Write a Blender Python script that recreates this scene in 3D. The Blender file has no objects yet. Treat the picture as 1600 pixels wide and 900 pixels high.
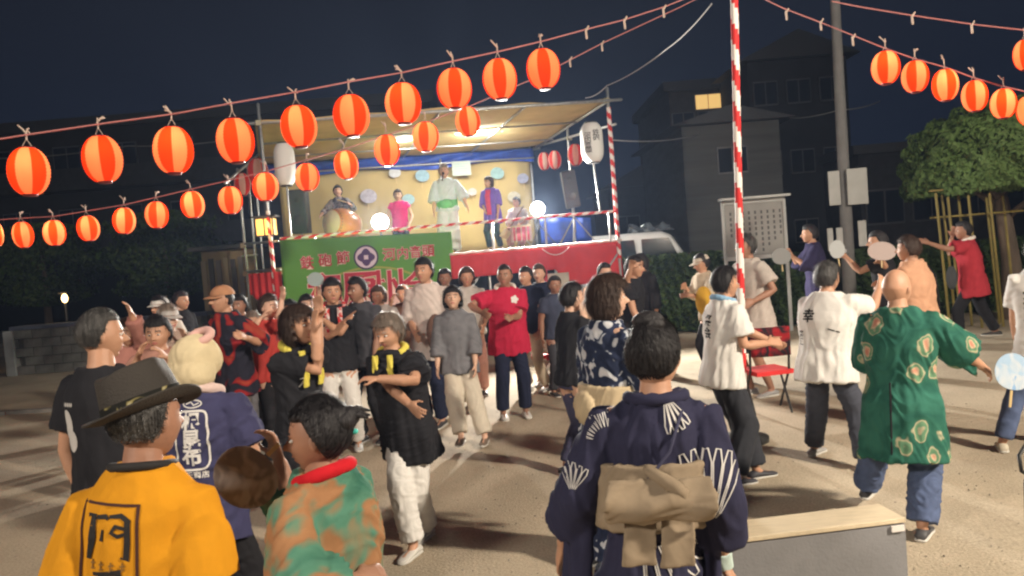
import bpy, bmesh, math, random
import numpy as np
from mathutils import Vector, Matrix
from mathutils.bvhtree import BVHTree
R = math.radians
random.seed(7); rng = np.random.default_rng(7)
scene = bpy.context.scene

# ---------------------------------------------------------------- camera
CAMH, F = 1.9, 1250.0
cam_d = bpy.data.cameras.new('camera'); cam = bpy.data.objects.new('camera', cam_d)
scene.collection.objects.link(cam); scene.camera = cam
cam_d.sensor_width = 36; cam_d.lens = 36 * F / 1600; cam_d.clip_end = 400; cam_d.clip_start = .05
CROT = Matrix.Rotation(R(90 - 2.65), 4, 'X') @ Matrix.Rotation(R(-4.5), 4, 'Z')
cam.matrix_world = Matrix.Translation((0, 0, CAMH)) @ CROT
cam_d.dof.use_dof = False

# ---------------------------------------------------------------- night sky
w = bpy.data.worlds.new('World'); scene.world = w; w.use_nodes = True
nt = w.node_tree; bg = nt.nodes['Background']
tc = nt.nodes.new('ShaderNodeTexCoord'); sep = nt.nodes.new('ShaderNodeSeparateXYZ')
ramp = nt.nodes.new('ShaderNodeValToRGB')
ramp.color_ramp.elements[0].position = .0; ramp.color_ramp.elements[0].color = (.0075, .0135, .031, 1)
ramp.color_ramp.elements[1].position = .45; ramp.color_ramp.elements[1].color = (.0135, .0152, .0225, 1)
nz = nt.nodes.new('ShaderNodeTexNoise'); nz.inputs['Scale'].default_value = 2.2
mx = nt.nodes.new('ShaderNodeMixRGB'); mx.blend_type = 'MULTIPLY'; mx.inputs['Fac'].default_value = .35
nt.links.new(tc.outputs['Generated'], sep.inputs[0]); nt.links.new(sep.outputs['Z'], ramp.inputs[0])
nt.links.new(tc.outputs['Generated'], nz.inputs['Vector'])
nt.links.new(ramp.outputs[0], mx.inputs[1]); nt.links.new(nz.outputs[0], mx.inputs[2])
nt.links.new(mx.outputs[0], bg.inputs['Color']); bg.inputs['Strength'].default_value = .95
scene.view_settings.view_transform = 'Standard'; scene.view_settings.look = 'None'
scene.view_settings.exposure = 0; scene.view_settings.gamma = 1

# ---------------------------------------------------------------- pixels to places (1600 x 900 frame)
def ray(px, py):
    v = CROT.to_3x3() @ Vector((px - 800, 450 - py, -F)); return v
def at(px, py, Y):
    v = ray(px, py); return Vector((0, 0, CAMH)) + v * (Y / v.y)
def gnd(px, py):
    v = ray(px, py); return Vector((0, 0, CAMH)) + v * (-CAMH / v.z)

# ---------------------------------------------------------------- object helpers
C = bpy.data.collections.new('place')          # linked to the scene at the very end
def mesh(name, V, Fc, mats=(), mi=None, smooth=True):
    me = bpy.data.meshes.new(name); me.from_pydata([tuple(v) for v in V], [], [tuple(f) for f in Fc])
    for m in (mats if isinstance(mats, (list, tuple)) else [mats]): me.materials.append(m)
    if mi is not None: me.polygons.foreach_set('material_index', np.array(mi, dtype=np.int32))
    if smooth: me.polygons.foreach_set('use_smooth', [True] * len(me.polygons))
    me.update(); return me
def link(name, me, parent=None, loc=None):
    o = bpy.data.objects.new(name, me); C.objects.link(o)
    if parent is not None: o.parent = parent
    if loc is not None: o.location = loc
    return o
def tag(o, label=None, cat=None, group=None, kind=None):
    if label: o['label'] = label
    if cat: o['category'] = cat
    if group: o['group'] = group
    if kind: o['kind'] = kind
    return o
def empty(name, loc, label=None, cat=None, group=None):
    o = bpy.data.objects.new(name, None); C.objects.link(o); o.location = loc; o.empty_display_size = .1
    return tag(o, label, cat, group)
class MB:
    """collects shapes given in world coordinates"""
    def __init__(s): s.V = []; s.F = []; s.M = []; s.n = 0
    def add(s, V, Fc, m=0):
        V = np.asarray(V, dtype=float); s.V.append(V)
        for f in Fc: s.F.append([i + s.n for i in f]); s.M.append(m)
        s.n += len(V); return s
    def build(s, name, mats, parent=None, smooth=False, pivot=None):
        V = np.vstack(s.V) if s.V else np.zeros((0, 3))
        pv = np.array(pivot if pivot is not None else (parent_loc(parent) if parent is not None else (0, 0, 0)), float)
        me = mesh(name, V - pv, s.F, mats, s.M, smooth)
        o = link(name, me, parent)
        if parent is None: o.location = pv
        elif pivot is not None: o.location = pv - np.array(parent_loc(parent))
        return o
def parent_loc(p):
    l = Vector((0, 0, 0))
    while p is not None: l = l + p.location; p = p.parent
    return l
def box(c, s, rz=0, ax=None):
    """ax: three unit axes"""
    c = np.array(c, float); h = np.array(s, float) / 2
    if ax is None: ax = [(math.cos(rz), math.sin(rz), 0), (-math.sin(rz), math.cos(rz), 0), (0, 0, 1)]
    A = np.array(ax, float)
    V = [c + A[0] * x * h[0] + A[1] * y * h[1] + A[2] * z * h[2] for z in (-1, 1) for y in (-1, 1) for x in (-1, 1)]
    return V, [(0, 2, 3, 1), (4, 5, 7, 6), (0, 1, 5, 4), (2, 6, 7, 3), (0, 4, 6, 2), (1, 3, 7, 5)]
def frame(d):
    d = np.array(d, float); d /= np.linalg.norm(d) + 1e-12
    u = np.cross(d, (0, 0, 1) if abs(d[2]) < .9 else (0, 1, 0)); u /= np.linalg.norm(u)
    return u, np.cross(d, u), d
def rings(secs, n=14, closed=True):
    """secs: (centre, u*a, v*b) triples -> lofted closed skin"""
    V = []; Fc = []; t = np.arange(n) * 2 * math.pi / n
    for c, u, v in secs:
        V.extend(np.array(c)[None, :] + np.cos(t)[:, None] * np.array(u)[None, :] + np.sin(t)[:, None] * np.array(v)[None, :])
    for k in range(len(secs) - 1):
        for i in range(n):
            j = (i + 1) % n; Fc.append((k * n + i, k * n + j, (k + 1) * n + j, (k + 1) * n + i))
    if closed:
        V.append(np.array(secs[0][0])); V.append(np.array(secs[-1][0])); a = len(V) - 2
        for i in range(n):
            j = (i + 1) % n; Fc.append((a, j, i)); k = (len(secs) - 1) * n; Fc.append((a + 1, k + i, k + j))
    return V, Fc
def tube(pts, rad, n=10, round_end=True):
    pts = [np.array(p, float) for p in pts]
    if not isinstance(rad, (list, tuple)): rad = [rad] * len(pts)
    secs = []; u = None
    for i, p in enumerate(pts):
        d = pts[min(i + 1, len(pts) - 1)] - pts[max(i - 1, 0)]; d = d / (np.linalg.norm(d) + 1e-9)
        if u is None: u = frame(d)[0]
        u = u - d * np.dot(u, d); u /= np.linalg.norm(u); v = np.cross(d, u)
        secs.append((p, u * rad[i], v * rad[i], d))
    out = [(s[0], s[1], s[2]) for s in secs]
    if round_end:
        p, a, b, d = secs[0]; r = rad[0]; out = [(p - d * r * .8, a * .5, b * .5)] + out
        p, a, b, d = secs[-1]; r = rad[-1]; out = out + [(p + d * r * .8, a * .5, b * .5)]
    return rings(out, n)
def ellipsoid(c, ax, n=16, m=10):
    c = np.array(c, float); V = []; Fc = []
    for k in range(m + 1):
        t = math.pi * k / m
        for i in range(n):
            p = 2 * math.pi * i / n
            V.append(c + math.sin(t) * math.cos(p) * np.array(ax[0]) + math.sin(t) * math.sin(p) * np.array(ax[1]) + math.cos(t) * np.array(ax[2]))
    for k in range(m):
        for i in range(n):
            j = (i + 1) % n; Fc.append((k * n + i, (k + 1) * n + i, (k + 1) * n + j, k * n + j))
    return V, Fc
def grid(P):
    """P: rows x cols x 3"""
    P = np.asarray(P); r, c = P.shape[:2]
    return P.reshape(-1, 3), [(i * c + j, i * c + j + 1, (i + 1) * c + j + 1, (i + 1) * c + j) for i in range(r - 1) for j in range(c - 1)]
def slab(P, n, t):
    """grid with thickness t along n"""
    P = np.asarray(P, float); r, c = P.shape[:2]; n = np.array(n, float)
    V, Fc = grid(P); V2 = V + n * t; k = len(V)
    G = [tuple(f) for f in Fc] + [tuple(i + k for i in reversed(f)) for f in Fc]
    ed = [(i * c, (i + 1) * c) for i in range(r - 1)] + [((i + 1) * c + c - 1, i * c + c - 1) for i in range(r - 1)]
    ed += [(j + 1, j) for j in range(c - 1)] + [((r - 1) * c + j, (r - 1) * c + j + 1) for j in range(c - 1)]
    for a, b in ed: G.append((a, b, b + k, a + k))
    return np.vstack([V, V2]), G

# ---------------------------------------------------------------- remeshing closed shapes into one skin
def fuse(shapes, vox, smooth=4, fac=.5):
    me = bpy.data.meshes.new('tmp'); V = []; Fc = []; n = 0
    for v, f in shapes:
        V.extend([tuple(p) for p in v]); Fc.extend([tuple(i + n for i in q) for q in f]); n += len(v)
    me.from_pydata(V, [], Fc); bm = bmesh.new(); bm.from_mesh(me)
    bmesh.ops.recalc_face_normals(bm, faces=bm.faces); bm.to_mesh(me); bm.free()
    o = bpy.data.objects.new('tmp', me); scene.collection.objects.link(o)
    m = o.modifiers.new('r', 'REMESH'); m.mode = 'VOXEL'; m.voxel_size = vox
    if smooth: s = o.modifiers.new('s', 'SMOOTH'); s.factor = fac; s.iterations = smooth
    dg = bpy.context.evaluated_depsgraph_get(); out = bpy.data.meshes.new_from_object(o.evaluated_get(dg))
    bpy.data.objects.remove(o); bpy.data.meshes.remove(me)
    nv = len(out.vertices); co = np.empty(nv * 3); out.vertices.foreach_get('co', co); co = co.reshape(-1, 3)
    nm = np.empty(nv * 3); out.vertex_normals.foreach_get('vector', nm); nm = nm.reshape(-1, 3)
    fs = np.empty(len(out.loops), dtype=np.int64); out.loops.foreach_get('vertex_index', fs)
    st = np.empty(len(out.polygons), dtype=np.int64); out.polygons.foreach_get('loop_start', st)
    tt = np.empty(len(out.polygons), dtype=np.int64); out.polygons.foreach_get('loop_total', tt)
    faces = [fs[a:a + b].tolist() for a, b in zip(st, tt)]
    bpy.data.meshes.remove(out)
    return co, nm, faces
def folds(co, nm, amp, seed, scale=1.0, stretch=.35):
    r = np.random.default_rng(seed); d = np.zeros(len(co)); q = co * np.array([1, 1, stretch])
    wrp = .05 * np.sin(co @ r.normal(0, 14, 3)) + .04 * np.sin(co @ r.normal(0, 22, 3) + 1)
    for k in range(7):
        dr = r.normal(0, 1, 3); dr /= np.linalg.norm(dr); fr = r.uniform(18, 60) / scale
        ph = (q @ dr) * fr + wrp * r.uniform(20, 60) + r.uniform(0, 6)
        s = np.sin(ph); msk = .5 + .5 * np.sin(co @ r.normal(0, 7, 3) + r.uniform(0, 6))
        d += (1 - np.abs(s)) ** 1.5 * msk * (30 / fr if fr > 30 else 1)
    d = d / 2.0 - .5
    return co + nm * (d * amp)[:, None]

# ---------------------------------------------------------------- materials
_mc = {}
def mat(name, col, rough=.8, metal=0, bump=0, bscale=30, var=0, vscale=4, emis=None, estr=0, spec=None, stretch=None, coat=0, trans=0):
    if name in _mc: return _mc[name]
    m = bpy.data.materials.new(name); m.use_nodes = True; nt = m.node_tree; b = nt.nodes['Principled BSDF']
    b.inputs['Base Color'].default_value = (*col, 1); b.inputs['Roughness'].default_value = rough; b.inputs['Metallic'].default_value = metal
    if spec is not None: b.inputs['Specular IOR Level'].default_value = spec
    if emis: b.inputs['Emission Color'].default_value = (*emis, 1); b.inputs['Emission Strength'].default_value = estr
    if coat: b.inputs['Coat Weight'].default_value = coat
    tc = nt.nodes.new('ShaderNodeTexCoord'); src = tc.outputs['Object']
    if stretch:
        mp = nt.nodes.new('ShaderNodeMapping'); mp.inputs['Scale'].default_value = stretch; nt.links.new(src, mp.inputs[0]); src = mp.outputs[0]
    if bump:
        n = nt.nodes.new('ShaderNodeTexNoise'); n.inputs['Scale'].default_value = bscale; n.inputs['Detail'].default_value = 5
        bp = nt.nodes.new('ShaderNodeBump'); bp.inputs['Strength'].default_value = min(1, bump); bp.inputs['Distance'].default_value = .02
        nt.links.new(src, n.inputs['Vector']); nt.links.new(n.outputs[0], bp.inputs['Height']); nt.links.new(bp.outputs[0], b.inputs['Normal'])
    if var:
        n = nt.nodes.new('ShaderNodeTexNoise'); n.inputs['Scale'].default_value = vscale; n.inputs['Detail'].default_value = 6
        r = nt.nodes.new('ShaderNodeValToRGB'); r.color_ramp.elements[0].position = .3; r.color_ramp.elements[1].position = .7
        r.color_ramp.elements[0].color = (*[c * (1 - var) for c in col], 1); r.color_ramp.elements[1].color = (*[min(1, c * (1 + var)) for c in col], 1)
        nt.links.new(src, n.inputs['Vector']); nt.links.new(n.outputs[0], r.inputs[0]); nt.links.new(r.outputs[0], b.inputs['Base Color'])
    _mc[name] = m; return m
def cloth(name, col, var=.08, rough=.9): return mat(name, col, rough, bump=.35, bscale=9, var=var, vscale=14, spec=.2)
def patches(name, cols, scale=9, rough=.85, detail=1.5, kind='noise', dist=1.2):
    """cloth dyed in several colours; cols: list of (position, colour)"""
    if name in _mc: return _mc[name]
    m = cloth(name, cols[0][1], 0); nt = m.node_tree; b = nt.nodes['Principled BSDF']; tc = nt.nodes['Texture Coordinate']
    if kind == 'noise':
        n = nt.nodes.new('ShaderNodeTexNoise'); n.inputs['Scale'].default_value = scale; n.inputs['Detail'].default_value = detail; n.inputs['Distortion'].default_value = dist; out = n.outputs[0]
    elif kind == 'ring':
        n0 = nt.nodes.new('ShaderNodeTexNoise'); n0.inputs['Scale'].default_value = scale * 1.3
        mxv = nt.nodes.new('ShaderNodeMixRGB'); mxv.inputs[0].default_value = .12
        nt.links.new(tc.outputs['Object'], mxv.inputs[1]); nt.links.new(n0.outputs['Color'], mxv.inputs[2]); nt.links.new(tc.outputs['Object'], n0.inputs[0])
        n = nt.nodes.new('ShaderNodeTexVoronoi'); n.inputs['Scale'].default_value = scale; out = n.outputs['Distance']
        nt.links.new(mxv.outputs[0], n.inputs['Vector'])
    if kind == 'noise': nt.links.new(tc.outputs['Object'], n.inputs['Vector'])
    r = nt.nodes.new('ShaderNodeValToRGB'); cr = r.color_ramp
    cr.elements[0].position, cr.elements[1].position = cols[0][0], cols[-1][0]
    cr.elements[0].color = (*cols[0][1], 1); cr.elements[1].color = (*cols[-1][1], 1)
    for p, c in cols[1:-1]: e = cr.elements.new(p); e.color = (*c, 1)
    nt.links.new(out, r.inputs[0]); nt.links.new(r.outputs[0], b.inputs['Base Color']); return m
def flat(name, col, rough=.7): return mat(name, col, rough)
SKIN = {
 'tan': mat('skin_tan', (.50, .27, .17), .55, bump=.08, bscale=60, var=.08, vscale=12),
 'fair': mat('skin_fair', (.62, .38, .27), .55, bump=.08, bscale=60, var=.08, vscale=12),
 'dark': mat('skin_deep', (.33, .17, .11), .55, bump=.08, bscale=60, var=.08, vscale=12)}
HAIR = {
 'black': mat('hair_black', (.012, .010, .012), .62, bump=.8, bscale=60, stretch=(1, 1, .15)),
 'brown': mat('hair_brown', (.045, .024, .016), .6, bump=.8, bscale=60, stretch=(1, 1, .15)),
 'grey': mat('hair_grey', (.24, .19, .155), .5, bump=.8, bscale=60, stretch=(1, 1, .15), var=.4, vscale=40),
 'salt': mat('hair_salt', (.055, .052, .05), .5, bump=.8, bscale=60, stretch=(1, 1, .15), var=.7, vscale=30)}
M_eye = mat('eye_white', (.7, .68, .64), .3); M_iris = mat('eye_iris', (.012, .008, .006), .2)
M_lip = mat('lip', (.42, .15, .12), .5); M_sole = mat('shoe_sole', (.6, .58, .54), .8)
M_metal = mat('galvanised_pipe', (.45, .47, .48), .42, .85, bump=.1, bscale=80, var=.15, vscale=20)
M_red = mat('festival_red', (.62, .022, .022), .75); M_white = mat('festival_white', (.78, .74, .7), .7)

# ---------------------------------------------------------------- flat print laid onto a surface
def text2d(s, size, bold=0.0, line=1.0, width=1.0):
    cu = bpy.data.curves.new('t', 'FONT'); cu.body = s; cu.size = size; cu.align_x = 'CENTER'; cu.align_y = 'CENTER'
    cu.offset = bold * size; cu.space_line = line; cu.resolution_u = 3; cu.fill_mode = 'FRONT'
    o = bpy.data.objects.new('t', cu); scene.collection.objects.link(o)
    dg = bpy.context.evaluated_depsgraph_get(); me = bpy.data.meshes.new_from_object(o.evaluated_get(dg))
    V = [(v.co.x * width, v.co.y) for v in me.vertices]; Fc = [tuple(p.vertices) for p in me.polygons]
    bpy.data.objects.remove(o); bpy.data.meshes.remove(me); bpy.data.curves.remove(cu); return V, Fc
def stroke2d(pts, wd):
    if not isinstance(wd, (list, tuple)): wd = [wd] * len(pts)
    V = []; Fc = []
    for i, p in enumerate(pts):
        a = pts[max(i - 1, 0)]; b = pts[min(i + 1, len(pts) - 1)]; d = (b[0] - a[0], b[1] - a[1]); l = math.hypot(*d) or 1
        n = (-d[1] / l, d[0] / l); V += [(p[0] + n[0] * wd[i] / 2, p[1] + n[1] * wd[i] / 2), (p[0] - n[0] * wd[i] / 2, p[1] - n[1] * wd[i] / 2)]
        if i: k = 2 * i; Fc.append((k - 2, k - 1, k + 1, k))
    return V, Fc
def blob2d(cx, cy, rx, ry, n=16, rot=0, f=None):
    V = [(cx, cy)]
    for i in range(n):
        t = 2 * math.pi * i / n; q = f(t) if f else 1; x, y = rx * q * math.cos(t), ry * q * math.sin(t)
        V.append((cx + x * math.cos(rot) - y * math.sin(rot), cy + x * math.sin(rot) + y * math.cos(rot)))
    return V, [(0, i + 1, (i + 1) % n + 1) for i in range(n)]
def moved2d(sh, dx, dy, s=1, rot=0):
    c, q = math.cos(rot), math.sin(rot)
    return [((x * c - y * q) * s + dx, (x * q + y * c) * s + dy) for x, y in sh[0]], sh[1]
def decal(name, target, shapes, origin, right, up, mt, lift=.003, cut=.025, far=.6, parent=None):
    """projects 2-D shapes onto target's surface; origin in world coordinates, in front of the surface"""
    right = Vector(right).normalized(); up = Vector(up); up = (up - right * up.dot(right)).normalized()
    dr = up.cross(right).normalized()          # into the surface: the print reads right/up from the viewer's side
    bm = bmesh.new()
    for V, Fc in shapes:
        vs = [bm.verts.new((x, y, 0)) for x, y in V]
        for f in Fc:
            try: bm.faces.new([vs[i] for i in f])
            except ValueError: pass
    bmesh.ops.triangulate(bm, faces=bm.faces)
    for _ in range(4):
        ed = [e for e in bm.edges if e.calc_length() > cut]
        if not ed or len(bm.verts) > 9000: break
        bmesh.ops.subdivide_edges(bm, edges=ed, cuts=1); bmesh.ops.triangulate(bm, faces=bm.faces)
    tl = parent_loc(target); me = target.data
    bvh = BVHTree.FromPolygons([v.co + tl for v in me.vertices], [tuple(p.vertices) for p in me.polygons])
    dead = []
    for v in bm.verts:
        p = Vector(origin) + right * v.co.x + up * v.co.y; h = bvh.ray_cast(p, dr, far)
        if h[0] is None: dead.append(v); v.co = p
        else: v.co = h[0] - dr * lift
    bmesh.ops.delete(bm, geom=dead, context='VERTS')
    pl = parent or target; ploc = parent_loc(pl)
    for v in bm.verts: v.co -= ploc
    out = bpy.data.meshes.new(name); bm.to_mesh(out); bm.free(); out.materials.append(mt)
    return link(name, out, pl)
# ================================================================ people
def fdir(a): return np.array([math.sin(R(a)), math.cos(R(a)), 0.0])
def rdir(a): return np.array([math.cos(R(a)), -math.sin(R(a)), 0.0])
UP = np.array([0, 0, 1.0])
def nrm(v): v = np.array(v, float); return v / (np.linalg.norm(v) + 1e-12)
def ik(a, b, l1, l2, pole):
    a = np.array(a, float); b = np.array(b, float); d = b - a; L = np.linalg.norm(d); mxl = (l1 + l2) * .995
    if L > mxl: b = a + d / L * mxl; d = b - a; L = mxl
    if L < abs(l1 - l2) * 1.05 + .02: L = abs(l1 - l2) * 1.05 + .02; b = a + nrm(d) * L
    n = nrm(d); x = (l1 * l1 - l2 * l2 + L * L) / (2 * L); h = math.sqrt(max(l1 * l1 - x * x, 0))
    p = np.array(pole, float); p = p - n * np.dot(p, n); p = nrm(p)
    return a + n * x + p * h, b
def sm(x, a, b):
    t = np.clip((x - a) / (b - a), 0, 1); return t * t * (3 - 2 * t)
HA, HB, HC = .335, .40, .5
def head_pts(th, ph, nape=True):
    x = HA * np.sin(th) * np.sin(ph); y = HB * np.sin(th) * np.cos(ph); z = HC * np.cos(th)
    t = np.clip((-.02 - z) / .48, 0, 1); front = sm(y, -.05, .15)
    x = x * (1 - .30 * t ** 1.4)
    if nape: y = np.where(y < 0, y * (1 - .45 * t), y)
    y = np.where(y < 0, y * 1.08, y)
    y = y + front * .07 * t - .02 * front * sm(z, -.1, .2) * 0
    return x, y, z
def face_shape(x, y, z):
    f = sm(y, .05, .2); g = lambda cx, cz, sx, sz: np.exp(-((x - cx) / sx) ** 2 - ((z - cz) / sz) ** 2)
    dy = .13 * np.exp(-(x / .055) ** 2) * sm(z, -.16, -.11) * (1 - sm(z, -.11, .09)) + .03 * g(.045, -.13, .04, .03) + .03 * g(-.045, -.13, .04, .03)
    dy += -.045 * (g(.13, .01, .075, .05) + g(-.13, .01, .075, .05)) + .022 * (g(.13, .1, .09, .035) + g(-.13, .1, .09, .035))
    dy += .02 * (g(.18, -.12, .08, .07) + g(-.18, -.12, .08, .07)) + .035 * g(0, -.225, .08, .022) + .03 * g(0, -.28, .07, .022) - .015 * g(0, -.25, .09, .01)
    dy += .04 * g(0, -.42, .09, .06) - .02 * g(0, -.34, .12, .025)
    return y + dy * f
def head_mesh(n, m):
    u = np.arange(n) * 2 * math.pi / n; ph = u - .55 * np.sin(u); th = np.linspace(.02, math.pi - .02, m)
    TH, PH = np.meshgrid(th, ph, indexing='ij'); x, y, z = head_pts(TH, PH); y = face_shape(x, y, z)
    V = np.stack([x, y, z], -1).reshape(-1, 3); Fc = []; M = []
    for k in range(m - 1):
        for i in range(n):
            j = (i + 1) % n; q = (k * n + i, (k + 1) * n + i, (k + 1) * n + j, k * n + j); Fc.append(q)
            c = V[list(q)].mean(0); mi = 0
            if c[1] > .15 and abs(c[0]) < .105 - 1.1 * abs(c[2] + .25) and -.295 < c[2] < -.205: mi = 1
            if c[1] > .1 and .06 < abs(c[0]) < .20 and abs(c[2] - (.115 - .25 * (abs(c[0]) - .13) ** 2 * 4)) < .017: mi = 2
            M.append(mi)
    return V, Fc, M
_HM = {'near': head_mesh(110, 84), 'mid': head_mesh(64, 50), 'far': head_mesh(44, 34)}
def strands(HV, HF, style, n, r0):
    """thin ribbons of hair lying on the shell, head units"""
    used = np.array(sorted({i for q in HF for i in q})); P0 = HV[r0.choice(used, n)]; cr = np.array([0, -.12, .55]) if style != 'sleek' else np.array([0, .6, .1])
    d = P0 - cr
    if style == 'sleek': d = np.array([0, -.40, .30]) - P0
    if style in ('bob', 'long'): d = d * np.array([.5, .5, 1]) + np.array([0, 0, -.5])
    L = {'buzz': .035, 'short': .24, 'sleek': .34, 'bob': .40, 'long': .5, 'fluffy': .2}[style] * r0.uniform(.5, 1.2, n) * np.where((P0[:, 1] > .12) & (P0[:, 2] < .42), .35, 1); V = []; F = []
    nv = P0 / (np.linalg.norm(P0, axis=1, keepdims=True) + 1e-9); d = d - nv * (d * nv).sum(1, keepdims=True); d /= np.linalg.norm(d, axis=1, keepdims=True) + 1e-9
    d = d + r0.normal(0, .16, (n, 3)); d = d - nv * (d * nv).sum(1, keepdims=True); sd = np.cross(d, nv); w_ = .007 * r0.uniform(.6, 1.4, n); rp = np.linalg.norm(P0, axis=1); fly = r0.random(n) ** 6 * (.10 if style != 'buzz' else .01)
    for k in range(5):
        t = k / 4; q = P0 + d * (L * t)[:, None]; rq = np.linalg.norm(q, axis=1); rr = rp if style not in ('bob', 'long') else np.where(q[:, 2] < -.05, rq, rp); q = q * (rr / rq)[:, None] + nv * (.006 + .018 * math.sin(t * 3.1) + fly * t)[:, None]
        ww = (w_ * (1 - .8 * t))[:, None]; V.append(q + sd * ww); V.append(q - sd * ww)
    V = np.stack(V, 1).reshape(-1, 3)
    for i in range(n):
        b = i * 10
        for k in range(4): F.append((b + 2 * k, b + 2 * k + 1, b + 2 * k + 3, b + 2 * k + 2))
    return V, F
def hair_shell(style, n=72, m=50, rnd=None):
    """closed-looking shell over the scalp, head units"""
    ph = np.arange(n) * 2 * math.pi / n; th = np.linspace(.0, math.pi * .96, m)
    TH, PH = np.meshgrid(th, ph, indexing='ij'); nape = style not in ('bob', 'long', 'fluffy')
    x, y, z = head_pts(TH, PH, nape); c = np.cos(PH)      # 1 front, -1 back
    if style in ('bob', 'long'):
        low = -.40 if style == 'bob' else -.75
        hl = np.where(c > .45, .24 - .05 * (1 - c), np.where(c > .05, .24 + (low - .24) * sm(-c, -.45, -.15), low)); thick = .10
        if style == 'long': z = np.where(z < -.1, -.1 + (z + .1) * 1.9, z)
        rr = np.sqrt(x * x + y * y) + 1e-6; R0 = np.where(z < 0, (HA + .03) / np.maximum(rr, .2), 1)
        k = np.where(z < 0, 1 + (np.clip(R0, 1, 2.2) - 1) * .75 * sm(-z, 0, .12), 1); x = x * k; y = y * k
    elif style == 'fluffy':
        hl = np.where(c > .4, .2, .2 + (-.22 - .2) * sm(-c, -.4, 0)); thick = .13
    elif style == 'buzz':
        hl = .26 + (-.25 - .26) * sm(-c, -.35, .35); thick = .022
    else:
        hl = .25 + (-.30 - .25) * sm(-c, -.42, .45); thick = .075 if style == 'short' else .045
    r = rnd or np.random.default_rng(3); nz = np.zeros_like(x)
    for k in range(6):
        d = r.normal(0, 1, 3) * (9 if k < 3 else 22); nz += np.sin(x * d[0] + y * d[1] + z * d[2] * .5 + r.uniform(0, 6)) / (6 if k < 3 else 12)
    if style in ('short', 'fluffy'): hl = hl + nz * .05
    if style in ('bob', 'long'): hl = hl + nz * .03
    s = sm(z, hl - .015, hl + .07); t = thick * s * (1 + (.55 if style == 'short' else .30) * nz) + .012 * s - .03 * (1 - s)
    N = np.stack([x / HA, y / HB, np.maximum(z, -.1) / HC], -1); N /= np.linalg.norm(N, axis=-1, keepdims=True) + 1e-9
    P = np.stack([x, y, z], -1) + N * t[..., None]; keep = z > hl - .06
    V = P.reshape(-1, 3); Fc = []
    for k in range(m - 1):
        for i in range(n):
            j = (i + 1) % n
            if keep[k, i] and keep[k, j] and (keep[k + 1, i] or keep[k + 1, j]): Fc.append((k * n + i, (k + 1) * n + i, (k + 1) * n + j, k * n + j))
    return V, Fc
def grip_hand(wr, d, nml, L, curl, fat=1.0, side=1, spread=.12):
    d = nrm(d); nml = nrm(np.array(nml) - d * np.dot(nml, d)); s = np.cross(d, nml) * side; k = L / .18; out = []
    pal = [(wr - d * .01, s * .026 * k, nml * .019 * k), (wr + d * .03 * k, s * .034 * k, nml * .017 * k), (wr + d * .075 * k, s * .041 * k, nml * .014 * k), (wr + d * .095 * k, s * .038 * k, nml * .010 * k)]
    out.append(rings(pal, 10))
    for i, (o, l) in enumerate(((-.030, .058), (-.0105, .072), (.0095, .078), (.029, .070))):
        b = wr + (d * .085 + s * o) * k; dd = nrm(d + s * spread * (o / .03)); pts = [b]; ang = R(curl * .35 + i * 1.5)
        for q in (.45, .32, .25):
            ang_dir = dd * math.cos(ang) + nml * math.sin(ang); pts.append(pts[-1] + ang_dir * l * q * k); ang += R(curl * .75)
        r = .0088 * fat * k; out.append(tube(pts, [r * 1.05, r, r * .92, r * .8], 7))
    b = wr + (d * .022 + s * .024) * k; td = nrm(d * .72 + s * .62 + nml * .25)
    out.append(tube([b, b + td * .035 * k, b + (td * .06 + nml * .006) * k, b + (nrm(d * .95 + s * .25 + nml * .4) * .025 + td * .06) * k], [.013 * fat * k, .0115 * fat * k, .010 * fat * k, .008 * fat * k], 7))
    return out
PEOPLE = []
def drape(co, nm, P, s, H, seed, amp):
    """hanging folds that deepen towards the hem"""
    r = np.random.default_rng(seed + 900); q = co - P; t = q @ s / H; q = q - np.outer(q @ s, s); ph = np.arctan2(q[:, 1], q[:, 0]); m = np.clip((.24 - t) / .26, 0, 1)
    d = sum(np.sin(ph * k + r.uniform(0, 6) + t * r.uniform(-9, 9)) * a for k, a in ((5, .6), (8, .5), (13, .4), (19, .22))); return co + nm * (d * m * amp)[:, None]
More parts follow.
